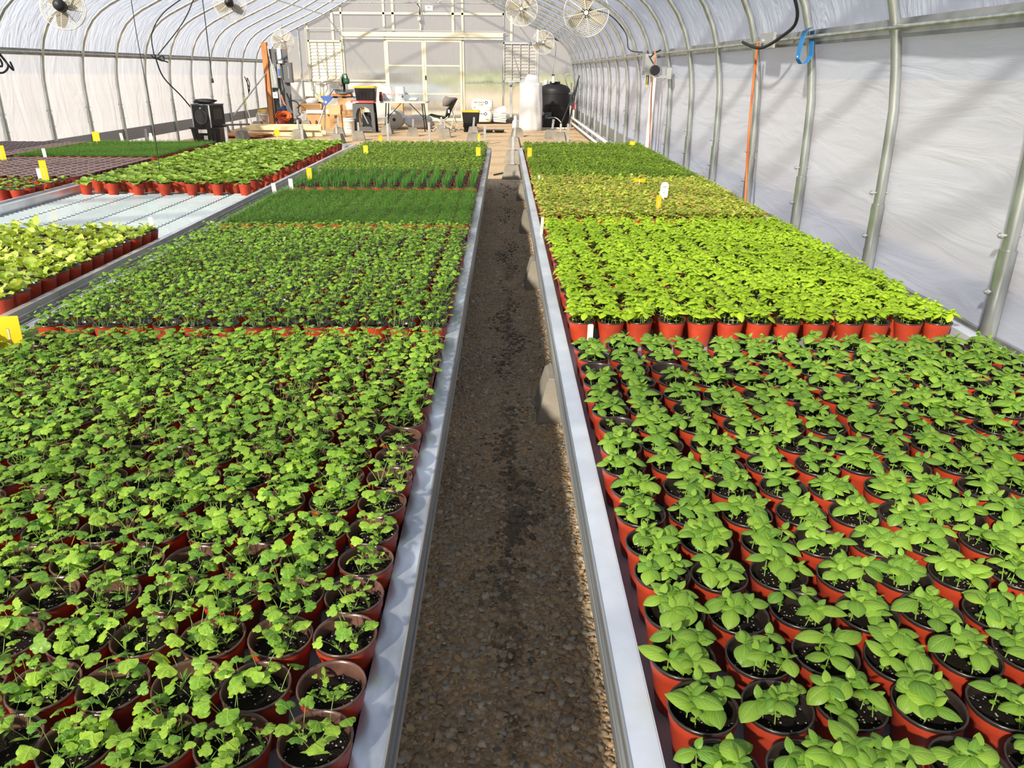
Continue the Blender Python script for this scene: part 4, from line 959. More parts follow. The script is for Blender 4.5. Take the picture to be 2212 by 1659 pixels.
def tagstake(x, y, z, lab, w=0.018, h=0.035, rz=0.0, lean=0.15, ink=True):
    t = thing('plant_tag', lab, 'plant label', (x, y, z), rz, 'white plant tags among the pots'); t.rotation_euler = (lean, 0, rz)
    m = MB(); m.ext([(-w/2, -0.09), (w/2, -0.09), (w/2, h-0.004), (w/2-0.004, h), (-w/2+0.004, h), (-w/2, h-0.004)], 'Y', -0.0006, 0.0006); m.build('tag_face', M['label'], t)
    if False: B('writing', M['ink'], t, (-w*0.2, w*0.2, -0.0011, -0.0007, h*0.45, h*0.55), (-w*0.25, w*0.15, -0.0011, -0.0007, h*0.65, h*0.72))
card(-1.765, 2.62, 0.535, 'yellow sticky card with a slot beside the left bench edge before the parsley', 0.085, 0.13, 0.12, -0.05)
card(1.09, 5.50, 0.590, 'yellow sticky card beside the rounded white tag in the blushed cress', 0.036, 0.085, 0.08, 0.0)
card(1.15, 6.70, 0.612, 'yellow sticky card lying wide among the cress leaves', 0.10, 0.028, 0.0, 0.1, False)
card(-1.70, 6.92, 0.59, 'yellow sticky card at the left edge of the chives', 0.045, 0.10, 0.05, 0.1)
card(-1.58, 9.14, 0.60, 'yellow sticky card in the left of the dark parsley block', 0.055, 0.085, -0.1, 0.0)
card(-1.66, 10.80, 0.60, 'yellow sticky card at the far left corner of the dark parsley', 0.055, 0.07, 0.3, 0.0)
card(-0.29, 8.90, 0.60, 'yellow sticky card beside the aisle in the dark parsley', 0.05, 0.095, 0.0, 0.05)
card(-0.34, 10.8, 0.61, 'yellow sticky card at the far aisle corner of the dark parsley', 0.035, 0.09, 0.0, 0.05)
card(0.28, 8.83, 0.60, 'yellow sticky card beside the aisle in the mint block', 0.05, 0.10, 0.0, 0.05)
card(1.66, 10.4, 0.60, 'yellow sticky card at the far wall corner of the mint', 0.07, 0.05, 0.0, 0.1, False)
card(-5.42, 10.74, 0.58, 'yellow sticky card between the bare pots and the far dill', 0.09, 0.12, 0.1, 0.0)
card(-4.10, 7.10, 0.55, 'yellow sticky card behind the small lettuce by the wet tray', 0.06, 0.17, 0.1, 0.05)
card(-5.46, 8.72, 0.55, 'yellow sticky card at the left picture edge among bare maroon pots', 0.09, 0.15, 0.1, 0.05)
card(-3.15, 11.2, 0.62, 'yellow sticky card behind the far green lettuce', 0.07, 0.09, 0.2, 0.0)
t = thing('rounded_tag', 'white round-topped tag standing in the blushed cress beside a yellow card', 'plant label', (1.205, 5.92, 0.60)); t.rotation_euler = (0.05, 0.06, 0)
m = MB(); w, h = 0.030, 0.115
m.ext([(-w, 0), (w, 0), (w, h-w)]+[(w*math.cos(a), h-w+w*math.sin(a)) for a in [PI*k/10 for k in range(1, 10)]]+[(-w, h-w)], 'Y', -0.003, 0.003); m.build('tag_face', M['label'], t)
B('display', M['lgrey'], t, (-0.013, 0.013, -0.0045, -0.003, 0.072, 0.086)); MB().tube([(-0.002, -0.0045, 0.04), (-0.002, -0.003, 0.04)], 0.007, 8).build('button', M['lgrey'], t)
B('stake', M['label'], t, (-0.006, 0.006, -0.002, 0.002, -0.09, 0.0))
tagstake(0.33, 2.79, 0.550, 'white tag standing in the gap before the dense basil by the aisle', 0.022, 0.042, 0, 0.1)
tagstake(0.245, 4.98, 0.555, 'white tag at the bench flange between bright basil and cress', 0.020, 0.060, 0.2, 0.2)
tagstake(-1.85, 4.93, 0.56, 'white tag at the left corner of the parsley beside the dill', 0.03, 0.03, 0, 0.4)
tagstake(-1.90, 6.50, 0.58, 'white tag leaning at the left edge of the dill, nearer one', 0.035, 0.035, 0, 0.3)
tagstake(-1.80, 6.66, 0.58, 'white tag between dill and chives at the left edge', 0.035, 0.05, 0, 0.1)
tagstake(-2.24, 4.93, 0.55, 'white tag in the corner pot of the pale lettuce', 0.03, 0.06, 0, 0.1)
tagstake(-5.22, 9.12, 0.545, 'white tag at the left corner of the far dill', 0.04, 0.09, 0, 0.1)
tagstake(-5.75, 9.08, 0.545, 'white tag among bare maroon pots near the left wall', 0.04, 0.085, 0, 0.1)
tagstake(-4.20, 7.20, 0.55, 'white tag just behind the yellow card by the small lettuce', 0.05, 0.09, 0, 0.1)
tagstake(-4.85, 11.1, 0.60, 'white tag behind the far dill near the hip board', 0.04, 0.06, 0, 0.1)
tagstake(-5.25, 11.1, 0.57, 'white tag beside the yellow card behind the far dill', 0.04, 0.09, 0, 0.2)
tagstake(0.31, 7.05, 0.60, 'small white tag beside the aisle in the cress', 0.02, 0.02, 0, 0.1)
o = MB().tube([(-0.16, 12.05, 0.012), (0.07, 12.3, 0.03)], 0.012, 6).build('black_rod', M['rubber']); tag(o, 'black rod lying across the aisle gravel toward a footing', 'rod')

# ------------------------------------------------------------------ hanging fans
def fan(x, y, z, D, rz, rx, lab, back=False):
    """guard faces local -Y"""
    t = thing('circulation_fan', lab, 'fan', (x, y, z), rz, 'hanging circulation fans'); t.rotation_euler = (rx, 0, rz)
    r = D/2; g = MB()
    for yy in (-0.055, 0.055): g.tube([(r*math.cos(a), yy*0.35, r*math.sin(a)) for a in [2*PI*k/32 for k in range(32)]], 0.006, 5, closed=True)
    for sgn in (-1, 1):
        for i in range(1, 13):
            q = r*i/13
            yy = sgn*(0.02+0.045*(1-(i/13)**2)**0.5)
            g.tube([(q*math.cos(a), yy, q*math.sin(a)) for a in [2*PI*k/26 for k in range(26)]], 0.0022, 3, closed=True)
        for k in range(8):
            a = 2*PI*k/8+0.2
            g.tube([(0.04*math.cos(a), sgn*0.066, 0.04*math.sin(a)), (r*0.6*math.cos(a), sgn*0.055, r*0.6*math.sin(a)), (r*math.cos(a), sgn*0.02, r*math.sin(a))], 0.004, 4)
    g.build('guard', M['offwhite'], t)
    for k in range(3):
        b = MB(); a = 2*PI*k/3+0.5+x; V = []
        for i in range(5):
            rr = r*(0.14+0.76*i/4); wv = r*(0.16+0.14*math.sin(PI*min(1, i/4*0.9+0.1)))
            for s, yo in ((-1, -0.018), (0, 0.004), (1, 0.018)):
                an = a+s*wv/rr*0.9 if i else a+s*0.5
                V.append((rr*math.cos(an), yo, rr*math.sin(an)))
        F = [(i*3+j, i*3+j+1, (i+1)*3+j+1, (i+1)*3+j) for i in range(4) for j in range(2)]
        b.add(V, F, True); b.build('fan_blade', M['blade'], t)
    MB().lathe([(0.03, -0.075), (0.032, -0.06), (0.03, 0.0)], 12, ax='Y').build('hub', M['offwhite'], t)
    MB().lathe([(0.045, 0.05), (0.075, 0.06), (0.078, 0.20), (0.05, 0.225), (0.0, 0.23)], 14, ax='Y').build('motor', M['black'], t)
    m = MB(); m.tube([(0, 0.12, 0.07), (0, 0.14, 0.20), (0, 0.06, 0.42)], 0.012, 6); m.cbox((0, 0.13, 0.09), (0.10, 0.06, 0.02)); m.build('bracket', M['offwhite'] if back else M['steel'], t)
fan(-6.02, 11.7, 2.24, 0.56, PI+0.25, 0.12, 'white hanging fan seen from its black motor side, nearest on the left', True)
fan(-5.12, 16.0, 2.60, 0.58, PI+0.2, 0.12, 'white hanging fan seen from its motor side, farther along the left roof', True)
fan(-6.10, 23.2, 2.20, 0.60, 0.1, -0.05, 'white hanging fan above the orange wooden post by the end wall')
fan(0.33, 16.5, 2.60, 0.62, -0.15, 0.1, 'white hanging fan with taupe blades beside the roof slope, middle right')
fan(1.15, 12.0, 2.25, 0.63, -0.1, 0.1, 'large white hanging fan nearest on the right with ringed guard')
fan(1.09, 23.6, 2.23, 0.62, -0.1, 0.0, 'white hanging fan in front of the right shutter')
# cord drop from the nearest right fan
def cord(name, pts, r, mt, lab, cat='cord', n=5, group=None, smooth=6):
    P = [Vector(p) for p in pts]; out = []
    for i in range(len(P)-1):
        p0, p1, p2, p3 = P[max(i-1, 0)], P[i], P[i+1], P[min(i+2, len(P)-1)]
        for k in range(smooth):
            u = k/smooth; out.append(0.5*((2*p1)+(-p0+p2)*u+(2*p0-5*p1+4*p2-p3)*u*u+(-p0+3*p1-3*p2+p3)*u**3))
    out.append(P[-1])
    o = MB().tube(out, r, n).build(name, mt); return tag(o, lab, cat, group)
cord('power_cable', [(1.15, 12.2, 2.3), (1.5, 12.3, 2.25), (1.75, 12.2, 2.0), (1.8, 12.1, 1.78), (1.98, 12.0, 1.74)], 0.009, M['rubber'], 'black power cord from the nearest right fan down to the purlin')
cord('power_cable', [(1.3, 23.6, 2.3), (1.45, 23.7, 2.15), (1.42, 23.8, 1.7), (1.40, 23.8, 1.35), (1.62, 23.8, 1.2)], 0.010, M['mgrey'], 'grey cord hanging from the right shutter fan toward the tank')
# left wall cords
cord('hanging_wire', [(-3.26, 7.53, 3.95), (-3.255, 7.53, 2.9), (-3.27, 7.53, 1.8), (-3.25, 7.53, 1.1), (-3.26, 7.53, 0.56)], 0.0035, M['rubber'], 'thin dark wire hanging from the roof down into the green lettuce')
cord('power_cable', [(-6.95, 16.68, 1.74), (-6.88, 16.75, 1.33), (-6.62, 16.9, 0.95), (-6.42, 17.0, 0.62), (-6.36, 17.0, 0.56)], 0.014, M['rubber'], 'long black cord slanting down the left wall to the black heater')
cord('power_cable', [(-5.70, 15.6, 2.74), (-6.0, 15.7, 2.60), (-6.33, 15.9, 2.45), (-6.6, 16.1, 2.26), (-6.82, 16.35, 2.05), (-6.93, 16.6, 1.74)], 0.011, M['rubber'], 'black cord following a left rib down to the knot on the purlin')
cord('power_cable', [(-5.2, 14.9, 2.85), (-5.5, 15.2, 2.61), (-5.77, 15.6, 2.43), (-6.1, 16.0, 2.22), (-6.49, 16.5, 2.04), (-6.95, 16.85, 1.74)], 0.011, M['rubber'], 'black cord swagged across two ribs down to the knot on the purlin')
cord('power_cable', [(-4.92, 14.0, 2.95), (-4.92, 14.0, 2.2), (-4.93, 14.0, 1.42), (-4.93, 14.0, 1.32)], 0.008, M['rubber'], 'free-hanging black cord with a plug end above the black heater')
tag(MB().lathe([(0.018, 0), (0.022, 0.02), (0.018, 0.07), (0, 0.075)], 8, c=(-4.93, 14.0, 1.26)).build('cord_plug', M['rubber']), 'black plug on the end of the free-hanging cord above the heater', 'plug')
cord('cord_bundle', [(-6.97, 11.3, 1.72), (-6.85, 11.35, 1.5), (-6.9, 11.5, 1.55), (-6.95, 11.4, 1.73), (-6.85, 11.3, 1.42), (-6.85, 11.55, 1.5), (-6.95, 11.5, 1.72), (-6.83, 11.6, 1.45), (-6.9, 11.7, 1.55)], 0.014, M['rubber'], 'looped bundle of black cable on the purlin at the left picture edge')
cord('cord_bundle', [(-6.95, 16.5, 1.72), (-6.9, 16.6, 1.66), (-6.93, 17.0, 1.72), (-6.88, 16.9, 1.62), (-6.93, 16.6, 1.68), (-6.88, 17.1, 1.60)], 0.014, M['rubber'], 'small knot of black cords on the left purlin beside the slanting cord')
cord('power_cable', [(-6.98, 22.3, 1.3), (-6.9, 22.35, 1.0), (-6.98, 22.5, 0.9), (-6.96, 22.6, 1.1), (-6.92, 22.3, 1.25), (-6.95, 22.4, 0.85)], 0.012, M['rubber'], 'black cord loop hanging on the last bay of the left wall')
# right wall services
t = thing('valve_controller', 'grey twin control box hung under the right purlin above white conduits', 'control box', (1.95, 11.1, 1.44))
m = MB(); m.ext([(-0.13, 0), (0.13, 0), (0.13, 0.22), (0.08, 0.26), (-0.08, 0.26), (-0.13, 0.22)], 'X', -0.09, 0.05); m.build('housing', M['mgrey'], t)
B('seam', M['dgrey'], t, (-0.094, -0.088, -0.004, 0.004, 0.01, 0.25)); B('lower_lip', M['lgrey'], t, (-0.095, 0.05, -0.125, 0.125, 0.05, 0.058))
MB().tube([(-0.02, 0.05, 0.01), (-0.02, 0.05, -0.12)], 0.018, 6).build('cable_gland', M['black'], t); B('yellow_tag', M['yelgrn'], t, (-0.05, -0.045, -0.11, -0.08, -0.16, 0))
for i, (dy, w) in enumerate(((0.06, 'left'), (-0.12, 'right'))):
    tag(MB().tube([(1.97, 11.05+dy, 0.1), (1.99, 11.05+dy, 1.42)], 0.021, 8).build('conduit', M['white']), 'white vertical conduit under the grey control box, the one on the %s' % w, 'pipe')
t = thing('thermostat_camera', 'black round sensor on a pale bracket beside the control box', 'sensor', (1.86, 10.25, 1.50))
MB().lathe([(0.05, -0.06), (0.06, -0.02), (0.06, 0.04), (0.03, 0.07)], 12, ax='Y').build('body', M['black'], t); B('bracket', M['galv'], t, (-0.02, 0.20, -0.02, 0.02, -0.09, -0.06)); B('clamp', M['galv'], t, (0.14, 0.20, -0.05, 0.05, -0.10, 0.03))
cord('power_cable', [(1.86, 10.35, 1.72), (1.86, 10.3, 1.62), (1.88, 10.5, 1.3), (1.93, 10.7, 0.9), (1.95, 10.75, 0.45)], 0.010, M['brick'], 'faded orange cord hanging beside the white conduits')
cord('power_cable', [(1.93, 11.3, 1.74), (1.9, 10.9, 1.66), (1.9, 10.6, 1.70), (1.93, 10.35, 1.73)], 0.010, M['rubber'], 'black cable sagging between control box and sensor')
cord('power_cable', [(1.97, 6.52, 1.70), (1.98, 6.55, 1.40), (1.96, 6.45, 1.05), (1.97, 6.42, 0.75), (1.97, 6.35, 0.45)], 0.010, M['orange'], 'bright orange cord hanging down the right wall to the bench')
cord('power_cable', [(1.86, 6.55, 1.70), (1.9, 6.2, 1.65), (1.95, 5.9, 1.72), (1.98, 5.75, 1.80), (1.92, 5.65, 1.93), (1.74, 5.6, 2.18)], 0.012, M['rubber'], 'thick black cord drooping beside the orange cord and up the rib')
t = thing('purlin_coupler', 'grey bracket with a bolt on the right purlin above the orange cord', 'bracket', (2.0, 6.35, 1.70)); B('plate', M['mgrey'], t, (-0.04, -0.02, -0.22, 0.10, -0.05, 0.055)); MB().lathe([(0.022, -0.06), (0.022, -0.04)], 8, ax='X').build('bolt', M['galv'], t)
t = thing('webbing_strap', 'bright blue webbing strap looped over the right purlin', 'strap', (1.995, 5.50, 1.545))
m = MB(); P = [(0.0, 0.21), (-0.03, 0.19), (-0.045, 0.10), (-0.05, 0.02), (-0.03, -0.01), (0.0, 0.0), (0.02, 0.04), (0.015, 0.12), (0.01, 0.19)]
V = [(x, -0.028, z) for x, z in P]+[(x, 0.028, z) for x, z in P]+[(x+0.003, -0.028, z) for x, z in P]+[(x+0.003, 0.028, z) for x, z in P]; n = len(P)
m.add(V, [(i, i+1, n+i+1, n+i) for i in range(n-1)]+[(2*n+i, 3*n+i, 3*n+i+1, 2*n+i+1) for i in range(n-1)]+[(i, 2*n+i, 2*n+i+1, i+1) for i in range(n-1)]+[(n+i, n+i+1, 3*n+i+1, 3*n+i) for i in range(n-1)]); m.build('webbing', M['strap'], t)
t.scale = (1.2, 1.3, 1.0); m = B('stitching', M['white'], t, (-0.053, -0.05, -0.004, 0.004, 0.03, 0.04))
for i, (x, z, lab) in enumerate(((1.86, 0.30, 'upper white water pipe running along the right wall'), (1.86, 0.16, 'lower white water pipe running along the right wall'))):
    tag(MB().tube([(x, 11.3, z-0.02), (x, 22.9, z)], 0.03, 8).build('water_pipe', M['white']), lab, 'pipe')

# end wall wiring
def ew(name, pts, lab, r=0.012, mt='mgrey'): return cord(name, [(x, YE-0.1, z) for x, z in pts], r, M[mt], lab, 'pipe', smooth=3)
ew('conduit', [(-5.86, 1.1), (-5.86, 2.5), (-5.84, 2.58), (-5.7, 2.60), (-4.0, 2.60), (-2.7, 2.58), (-2.52, 2.6), (-2.48, 2.72), (-2.48, 2.95)], 'grey conduit bending over the left shutter to the box at the roof', 0.014, 'lgrey')
ew('conduit', [(-4.82, 2.2), (-4.82, 2.50), (-4.78, 2.555), (-2.5, 2.555), (-0.15, 2.545), (-0.05, 2.50), (-0.04, 2.40)], 'grey conduit running just above the door header', 0.012, 'lgrey')
t = thing('junction_box', 'small grey junction box on the end wall under the ridge', 'junction box', (-2.50, YE-0.12, 2.88)); B('box', M['lgrey'], t, (-0.05, 0.05, -0.03, 0.03, -0.05, 0.05)); MB().tube([(0.03, 0, 0.05), (0.03, 0, 0.30), (-0.05, -0.3, 0.42)], 0.014, 5).build('cable', M['rubber'], t)
t = thing('sensor_box', 'small cream sensor box hung from the truss at the ridge', 'sensor', (-1.98, 22.4, 3.0)); B('box', M['offwhite'], t, (-0.10, 0.10, -0.06, 0.06, -0.07, 0.05)); B('hanger', M['steel'], t, (-0.01, 0.01, -0.01, 0.01, 0.05, 0.13)); B('front_slot', M['mgrey'], t, (-0.04, 0.03, -0.065, -0.06, -0.02, 0.03))
for nm, x0, lab in (('l', -5.80, 'left'), ('r', -0.05, 'right')):
    t = thing('outlet_box', 'grey outlet box with looped cable under the %s shutter' % lab, 'junction box', (x0+0.22, YE-0.1, 1.13)); B('box', M['mgrey'], t, (-0.05, 0.05, -0.03, 0.03, -0.035, 0.035))
    MB().tube([(0.05, 0, 0), (0.2, 0, 0.05), (0.4, 0, 0.03), (0.46, 0, 0.12)], 0.013, 5).build('cable', M['mgrey'] if nm == 'r' else M['offwhite'], t); MB().tube([(-0.05, 0, 0), (-0.18, 0, 0.02), (-0.24, 0, 0.12), (-0.24, 0, 0.5)], 0.011, 5).build('lead', M['mgrey'], t)
t = thing('shutter_valve', 'small brass valve with looped tubing below the left shutter', 'valve', (-5.55, YE-0.1, 0.78))
MB().tube([(-.25, 0, .33), (-.27, 0, .15), (-.17, 0, .03), (0, 0, 0), (.17, 0, .08), (.22, 0, .18), (.2, 0, .33)], 0.012, 5).build('tubing', M['mgrey'], t); B('valve_body', M['yelgrn'], t, (-0.05, 0.07, -0.03, 0.03, -0.03, 0.03)); MB().tube([(0, 0, .33), (0, 0, -.18)], 0.012, 5).build('riser', M['mgrey'], t)

# ------------------------------------------------------------------ electrical post
t = thing('panel_post', 'tall orange-brown wooden post carrying the grey electrical boxes', 'post', (-6.12, 22.25, 0))
B('front_post', M['wood_or'], t, (-0.30, -0.16, -0.07, 0.07, 0, 2.14)); B('rear_post', M['wood_or'], t, (0.22, 0.32, 0.09, 0.17, 0, 2.0)); B('backboard', M['dgrey'], t, (-0.15, 0.34, 0.06, 0.09, 0.15, 1.98)); B('white_strip', M['white'], t, (0.08, 0.18, 0.03, 0.055, 1.62, 2.0))
def ebox(x, y, z, w, d, h, mt, lab, extra=None):
    t = thing('electrical_box', lab, 'electrical box', (x, y, z)); B('enclosure', mt, t, (-w/2, w/2, -d/2, d/2, 0, h)); B('cover', mt, t, (-w/2+0.015, w/2-0.015, -d/2-0.008, -d/2, 0.015, h-0.015))
    if extra: extra(t)
    return t
ebox(-6.17, 22.26, 1.02, 0.17, 0.12, 0.62, M['mgrey'], 'tall light grey breaker panel beside the orange-brown post', lambda t: B('seal', M['lgrey'], t, (-0.02, 0.02, -0.08, -0.07, 0.5, 0.53)))
ebox(-5.80, 22.26, 1.15, 0.25, 0.14, 0.50, M['dgrey'], 'dark grey square enclosure rightmost on the electrical post', lambda t: B('latch', M['mgrey'], t, (0.03, 0.05, -0.085, -0.075, 0.1, 0.4)))
ebox(-5.99, 22.14, 1.27, 0.09, 0.07, 0.34, M['mgrey'], 'narrow grey controller with a blue display on the electrical post', lambda t: B('display', M['blue'], t, (-0.025, 0.03, -0.048, -0.04, 0.05, 0.22)))
ebox(-6.17, 22.2, 0.76, 0.13, 0.08, 0.15, M['white'], 'white outlet box low on the electrical post', lambda t: B('socket', M['mgrey'], t, (-0.02, 0.02, -0.052, -0.046, 0.05, 0.10)))
ebox(-5.94, 22.2, 1.62, 0.17, 0.10, 0.10, M['dgrey'], 'small dark box with a white cap on top of the electrical boxes', lambda t: B('white_cap', M['label'], t, (-0.05, 0.05, -0.07, -0.06, 0.01, 0.07)))
tag(MB().tube([(-6.05, 22.2, 0.2), (-6.05, 22.2, 1.0)], 0.03, 7).build('conduit', M['mgrey']), 'grey conduit rising to the breaker panel on the wooden post', 'pipe')
cord('wire_lead', [(-6.22, 22.1, 2.05), (-6.2, 22.1, 1.8), (-6.13, 22.08, 1.4), (-6.1, 22.06, 1.12)], 0.013, M['offwhite'], 'cream cable running down the breaker panel')
cord('wire_lead', [(-6.02, 22.1, 1.02), (-5.95, 22.1, 0.85), (-5.9, 22.1, 1.0), (-5.93, 22.1, 0.65), (-5.88, 22.1, 0.62)], 0.022, M['rubber'], 'tangle of black leads under the electrical boxes')
cord('wire_lead', [(-5.98, 22.08, 0.85), (-5.95, 22.08, 0.7), (-5.9, 22.08, 0.58)], 0.024, M['brick'], 'dull red cable end hanging under the electrical boxes')
cord('wire_lead', [(-5.80, 22.1, 0.72), (-5.62, 22.1, 0.68), (-5.55, 22.1, 0.6), (-5.57, 22.1, 0.42), (-5.52, 22.1, 0.36)], 0.016, M['rubber'], 'black plug adaptor hanging right of the electrical post')
t = thing('extension_cord_coil', 'big coil of bright orange extension cord hung on the electrical post', 'cord', (-5.92, 21.95, 0.32))
for k in range(30):
    a0 = random.uniform(-.5, .5); rx_, rz_ = random.uniform(0.07, 0.20), random.uniform(0.04, 0.14); dy = random.uniform(-0.06, 0.06)
    MB().tube([(rx_*math.cos(a)+random.gauss(0, .006)+a0*0.05, dy+0.03*math.sin(2*a), rz_*math.sin(a+a0)-0.10*(a0)*math.cos(a)) for a in [2*PI*j/16 for j in range(16)]], 0.014, 5, closed=True).build('loop', M['orange'], t)
t = thing('air_compressor', 'small dark red tank on the ground under the orange cord coil', 'compressor', (-6.0, 21.9, 0.0))
MB().lathe([(0.0, -0.16), (0.08, -0.15), (0.11, -0.10), (0.11, 0.10), (0.08, 0.15), (0, 0.16)], 16, c=(0, 0, 0.14), ax='Y').build('tank', M['darkred'], t); B('foot', M['black'], t, (-0.08, 0.08, -0.10, -0.07, 0, 0.05), (-0.08, 0.08, 0.07, 0.10, 0, 0.05))
t = thing('cap_heap', 'dark blue cloth cap resting above the orange cord coil', 'cap', (-5.95, 22.0, 0.46)); MB().lathe([(0.10, 0), (0.09, 0.05), (0.06, 0.09), (0, 0.10)], 12).build('crown', M['navy'], t); B('brim', M['navy'], t, (-0.20, 0.0, -0.12, 0.06, -0.005, 0.01))
def bucket(x, y, z, lab, r=0.145, h=0.36, flip=False, name='plastic_bucket', mt='white'):
    t = thing(name, lab, 'bucket', (x, y, z))
    pr = [(r*0.86, 0), (r*0.9, 0.02), (r*0.97, h*0.80), (r*1.04, h*0.81), (r*1.04, h*0.85), (r*0.99, h*0.86), (r*1.0, h*0.96), (r*1.06, h*0.965), (r*1.06, h)]
    if flip: pr = [(a, h-b) for a, b in pr][::-1]
    MB().lathe(pr, 20).build('bucket_body', M[mt], t)
    zz = h*0.9 if not flip else h*0.1
    MB().tube([(r*1.05*math.cos(a), r*1.05*math.sin(a)*0.98-0.0, zz-0.10*abs(math.cos(a*1))*0-0.09*math.sin(a)*(-1 if flip else 1)) for a in [PI+PI*k/12 for k in range(13)]], 0.004, 4).build('bail_handle', M['galv'], t)
    return t
t = bucket(-6.78, 22.9, 0, 'white bucket with red lettering and a yellow sponge by the left wall')
B('red_lettering', M['logo_red'], t, (0.03, 0.09, -0.149, -0.140, 0.12, 0.17))
o = B('yellow_sponge', M['totelid'], None, (-6.88, -6.66, 22.80, 22.95, 0.355, 0.43)); tag(o, 'yellow sponge block on top of the bucket by the left wall', 'sponge')
t = thing('broom', 'broom with a yellow grip leaning against the left wall corner', 'broom', (-6.98, 22.3, 0)); MB().tube([(0.1, -0.1, 0.03), (-0.06, 0.05, 0.55)], 0.012, 6).build('handle', M['white'], t); MB().tube([(-0.06, 0.05, 0.55), (-0.10, 0.09, 0.78)], 0.018, 6).build('grip', M['yelgrn'], t); B('bristles', M['wood'], t, (0.0, 0.2, -0.14, -0.06, 0, 0.05))
tag(MB().tube([(-7.05, 21.2, 0.35), (-6.35, 22.2, 1.4)], 0.018, 6).build('brace_pole', M['steel']), 'diagonal steel brace from the left wall to the wooden post', 'pole')

# ------------------------------------------------------------------ boxes, saw, workstand, table
def carton(x0, x1, y0, y1, z0, z1, lab, mt='card', flaps=False, marks=None):
    t = thing('cardboard_box', lab, 'box', ((x0+x1)/2, (y0+y1)/2, z0)); a, b, h = (x1-x0)/2, (y1-y0)/2, z1-z0
    if flaps:
        B('box_body', M[mt], t, (-a, a, -b, -b+0.01, 0, h), (-a, a, b-0.01, b, 0, h), (-a, -a+0.01, -b, b, 0, h), (a-0.01, a, -b, b, 0, h), (-a, a, -b, b, 0, 0.01))
        m = MB().cbox((0, -b-0.10, h-0.09), (2*a*0.95, 0.006, 0.24), rx=0.75); m.build('front_flap', M[mt], t)
        MB().cbox((-a-0.09, 0, h-0.06), (0.006, 2*b*0.9, 0.22), ry=0.85).build('side_flap', M[mt], t)
        MB().cbox((0, b+0.05, h+0.08), (2*a*0.95, 0.006, 0.2), rx=-0.5).build('rear_flap', M[mt], t)
    else:
        B('box_body', M[mt], t, (-a, a, -b, b, 0, h)); B('packing_tape', M['card2'], t, (-0.025, 0.025, -b-0.001, b+0.001, h-0.06, h+0.001))
    if marks: marks(t, a, b, h)
    return t
def smile(t, a, b, h):
    MB().tube([(-0.075+0.15*k/8, -b-0.002, 0.13+0.03*math.sin(PI*k/8)) for k in range(9)], 0.006, 4).build('curved_mark', M['ink'], t)
    B('black_label', M['ink'], t, (-0.03, 0.04, -b-0.003, -b, h-0.10, h-0.02), (-0.03, 0.03, -b-0.003, -b, 0.02, 0.05))
carton(-5.45, -4.78, 22.3, 22.8, 0.0, 0.39, 'large closed cardboard box under the open carton')
carton(-5.55, -4.98, 22.35, 22.8, 0.39, 0.62, 'open cardboard carton with flaps spread on the large box', flaps=True, mt='card2')
carton(-4.74, -4.42, 22.1, 22.4, 0.0, 0.36, 'narrow cardboard box with a black curved mark', marks=smile)
carton(-4.86, -4.44, 22.1, 22.45, 0.36, 0.60, 'small cardboard box with white labels on the narrow one', mt='card2', marks=lambda t, a, b, h: B('shipping_label', M['label'], t, (-0.04, 0.12, -b+0.02, b-0.1, h, h+0.003), (-a+0.03, -a+0.10, -b-0.002, -b, 0.02, 0.12)))
carton(-4.40, -4.02, 22.1, 22.6, 0.0, 0.44, 'cardboard box behind the white bucket', marks=None)
carton(-4.62, -4.05, 22.75, 23.1, 0.0, 0.74, 'tall cardboard box standing behind the blue stand', mt='card')
t = thing('white_carton_strip', 'white foam sheet between the stacked cartons', 'foam sheet', (-5.15, 22.28, 0.39)); B('sheet', M['white'], t, (-0.25, 0.22, -0.02, 0.01, -0.02, 0.07))
def lumpbag(name, x, y, z, a, b, h, lab, mt, cat='bag', amp=0.10, seed=1, tie=False):
    r_ = random.Random(seed); m = MB(); V = []; NU, NV = 20, 10
    for j in range(NV+1):
        v = j/NV
        rr = (1-abs(2*v-1)**3.2)**0.5 if 0 < v < 1 else 0.30
        rr = max(rr, 0.3)
        if tie and v > 0.75: rr = 0.9-2.6*(v-0.75)
        for i in range(NU):
            q = 2*PI*i/NU; c, s = math.cos(q), math.sin(q); sq = (abs(c)**4+abs(s)**4)**-0.25
            k = rr*(1+amp*math.sin(q*3+v*7+seed)+r_.gauss(0, amp*0.35))
            V.append((a*c*sq*k, b*s*sq*k, h*v))
    F = [(j*NU+i, j*NU+(i+1) % NU, (j+1)*NU+(i+1) % NU, (j+1)*NU+i) for j in range(NV) for i in range(NU)]+[tuple(range(NU))[::-1], tuple(range(NV*NU, NV*NU+NU))]
    m.add(V, F, True); o = m.build(name, M[mt]); o.location = (x, y, z); return tag(o, lab, cat)
lumpbag('plastic_bag', -4.16, 22.2, 0.44, 0.13, 0.1, 0.26, 'crumpled white plastic bag on the cardboard box', 'bag', amp=0.15, seed=4)
lumpbag('plastic_bag', -5.28, 22.6, 0.60, 0.16, 0.1, 0.16, 'clear plastic stuffing rising out of the open carton', 'sheet', amp=0.15, seed=6)
lumpbag('plastic_wrap_bundle', -5.60, 22.6, 0.0, 0.16, 0.14, 0.34, 'crumpled clear plastic bundle left of the large carton', 'bubble', amp=0.12, seed=9)
lumpbag('black_bag', -5.62, 22.2, 0.0, 0.13, 0.1, 0.15, 'black bundle on the ground left of the large carton', 'black', amp=0.1, seed=8)
t = thing('saw_stand', 'blue folding saw stand with silver legs before the cartons', 'stand', (-4.30, 21.3, 0))
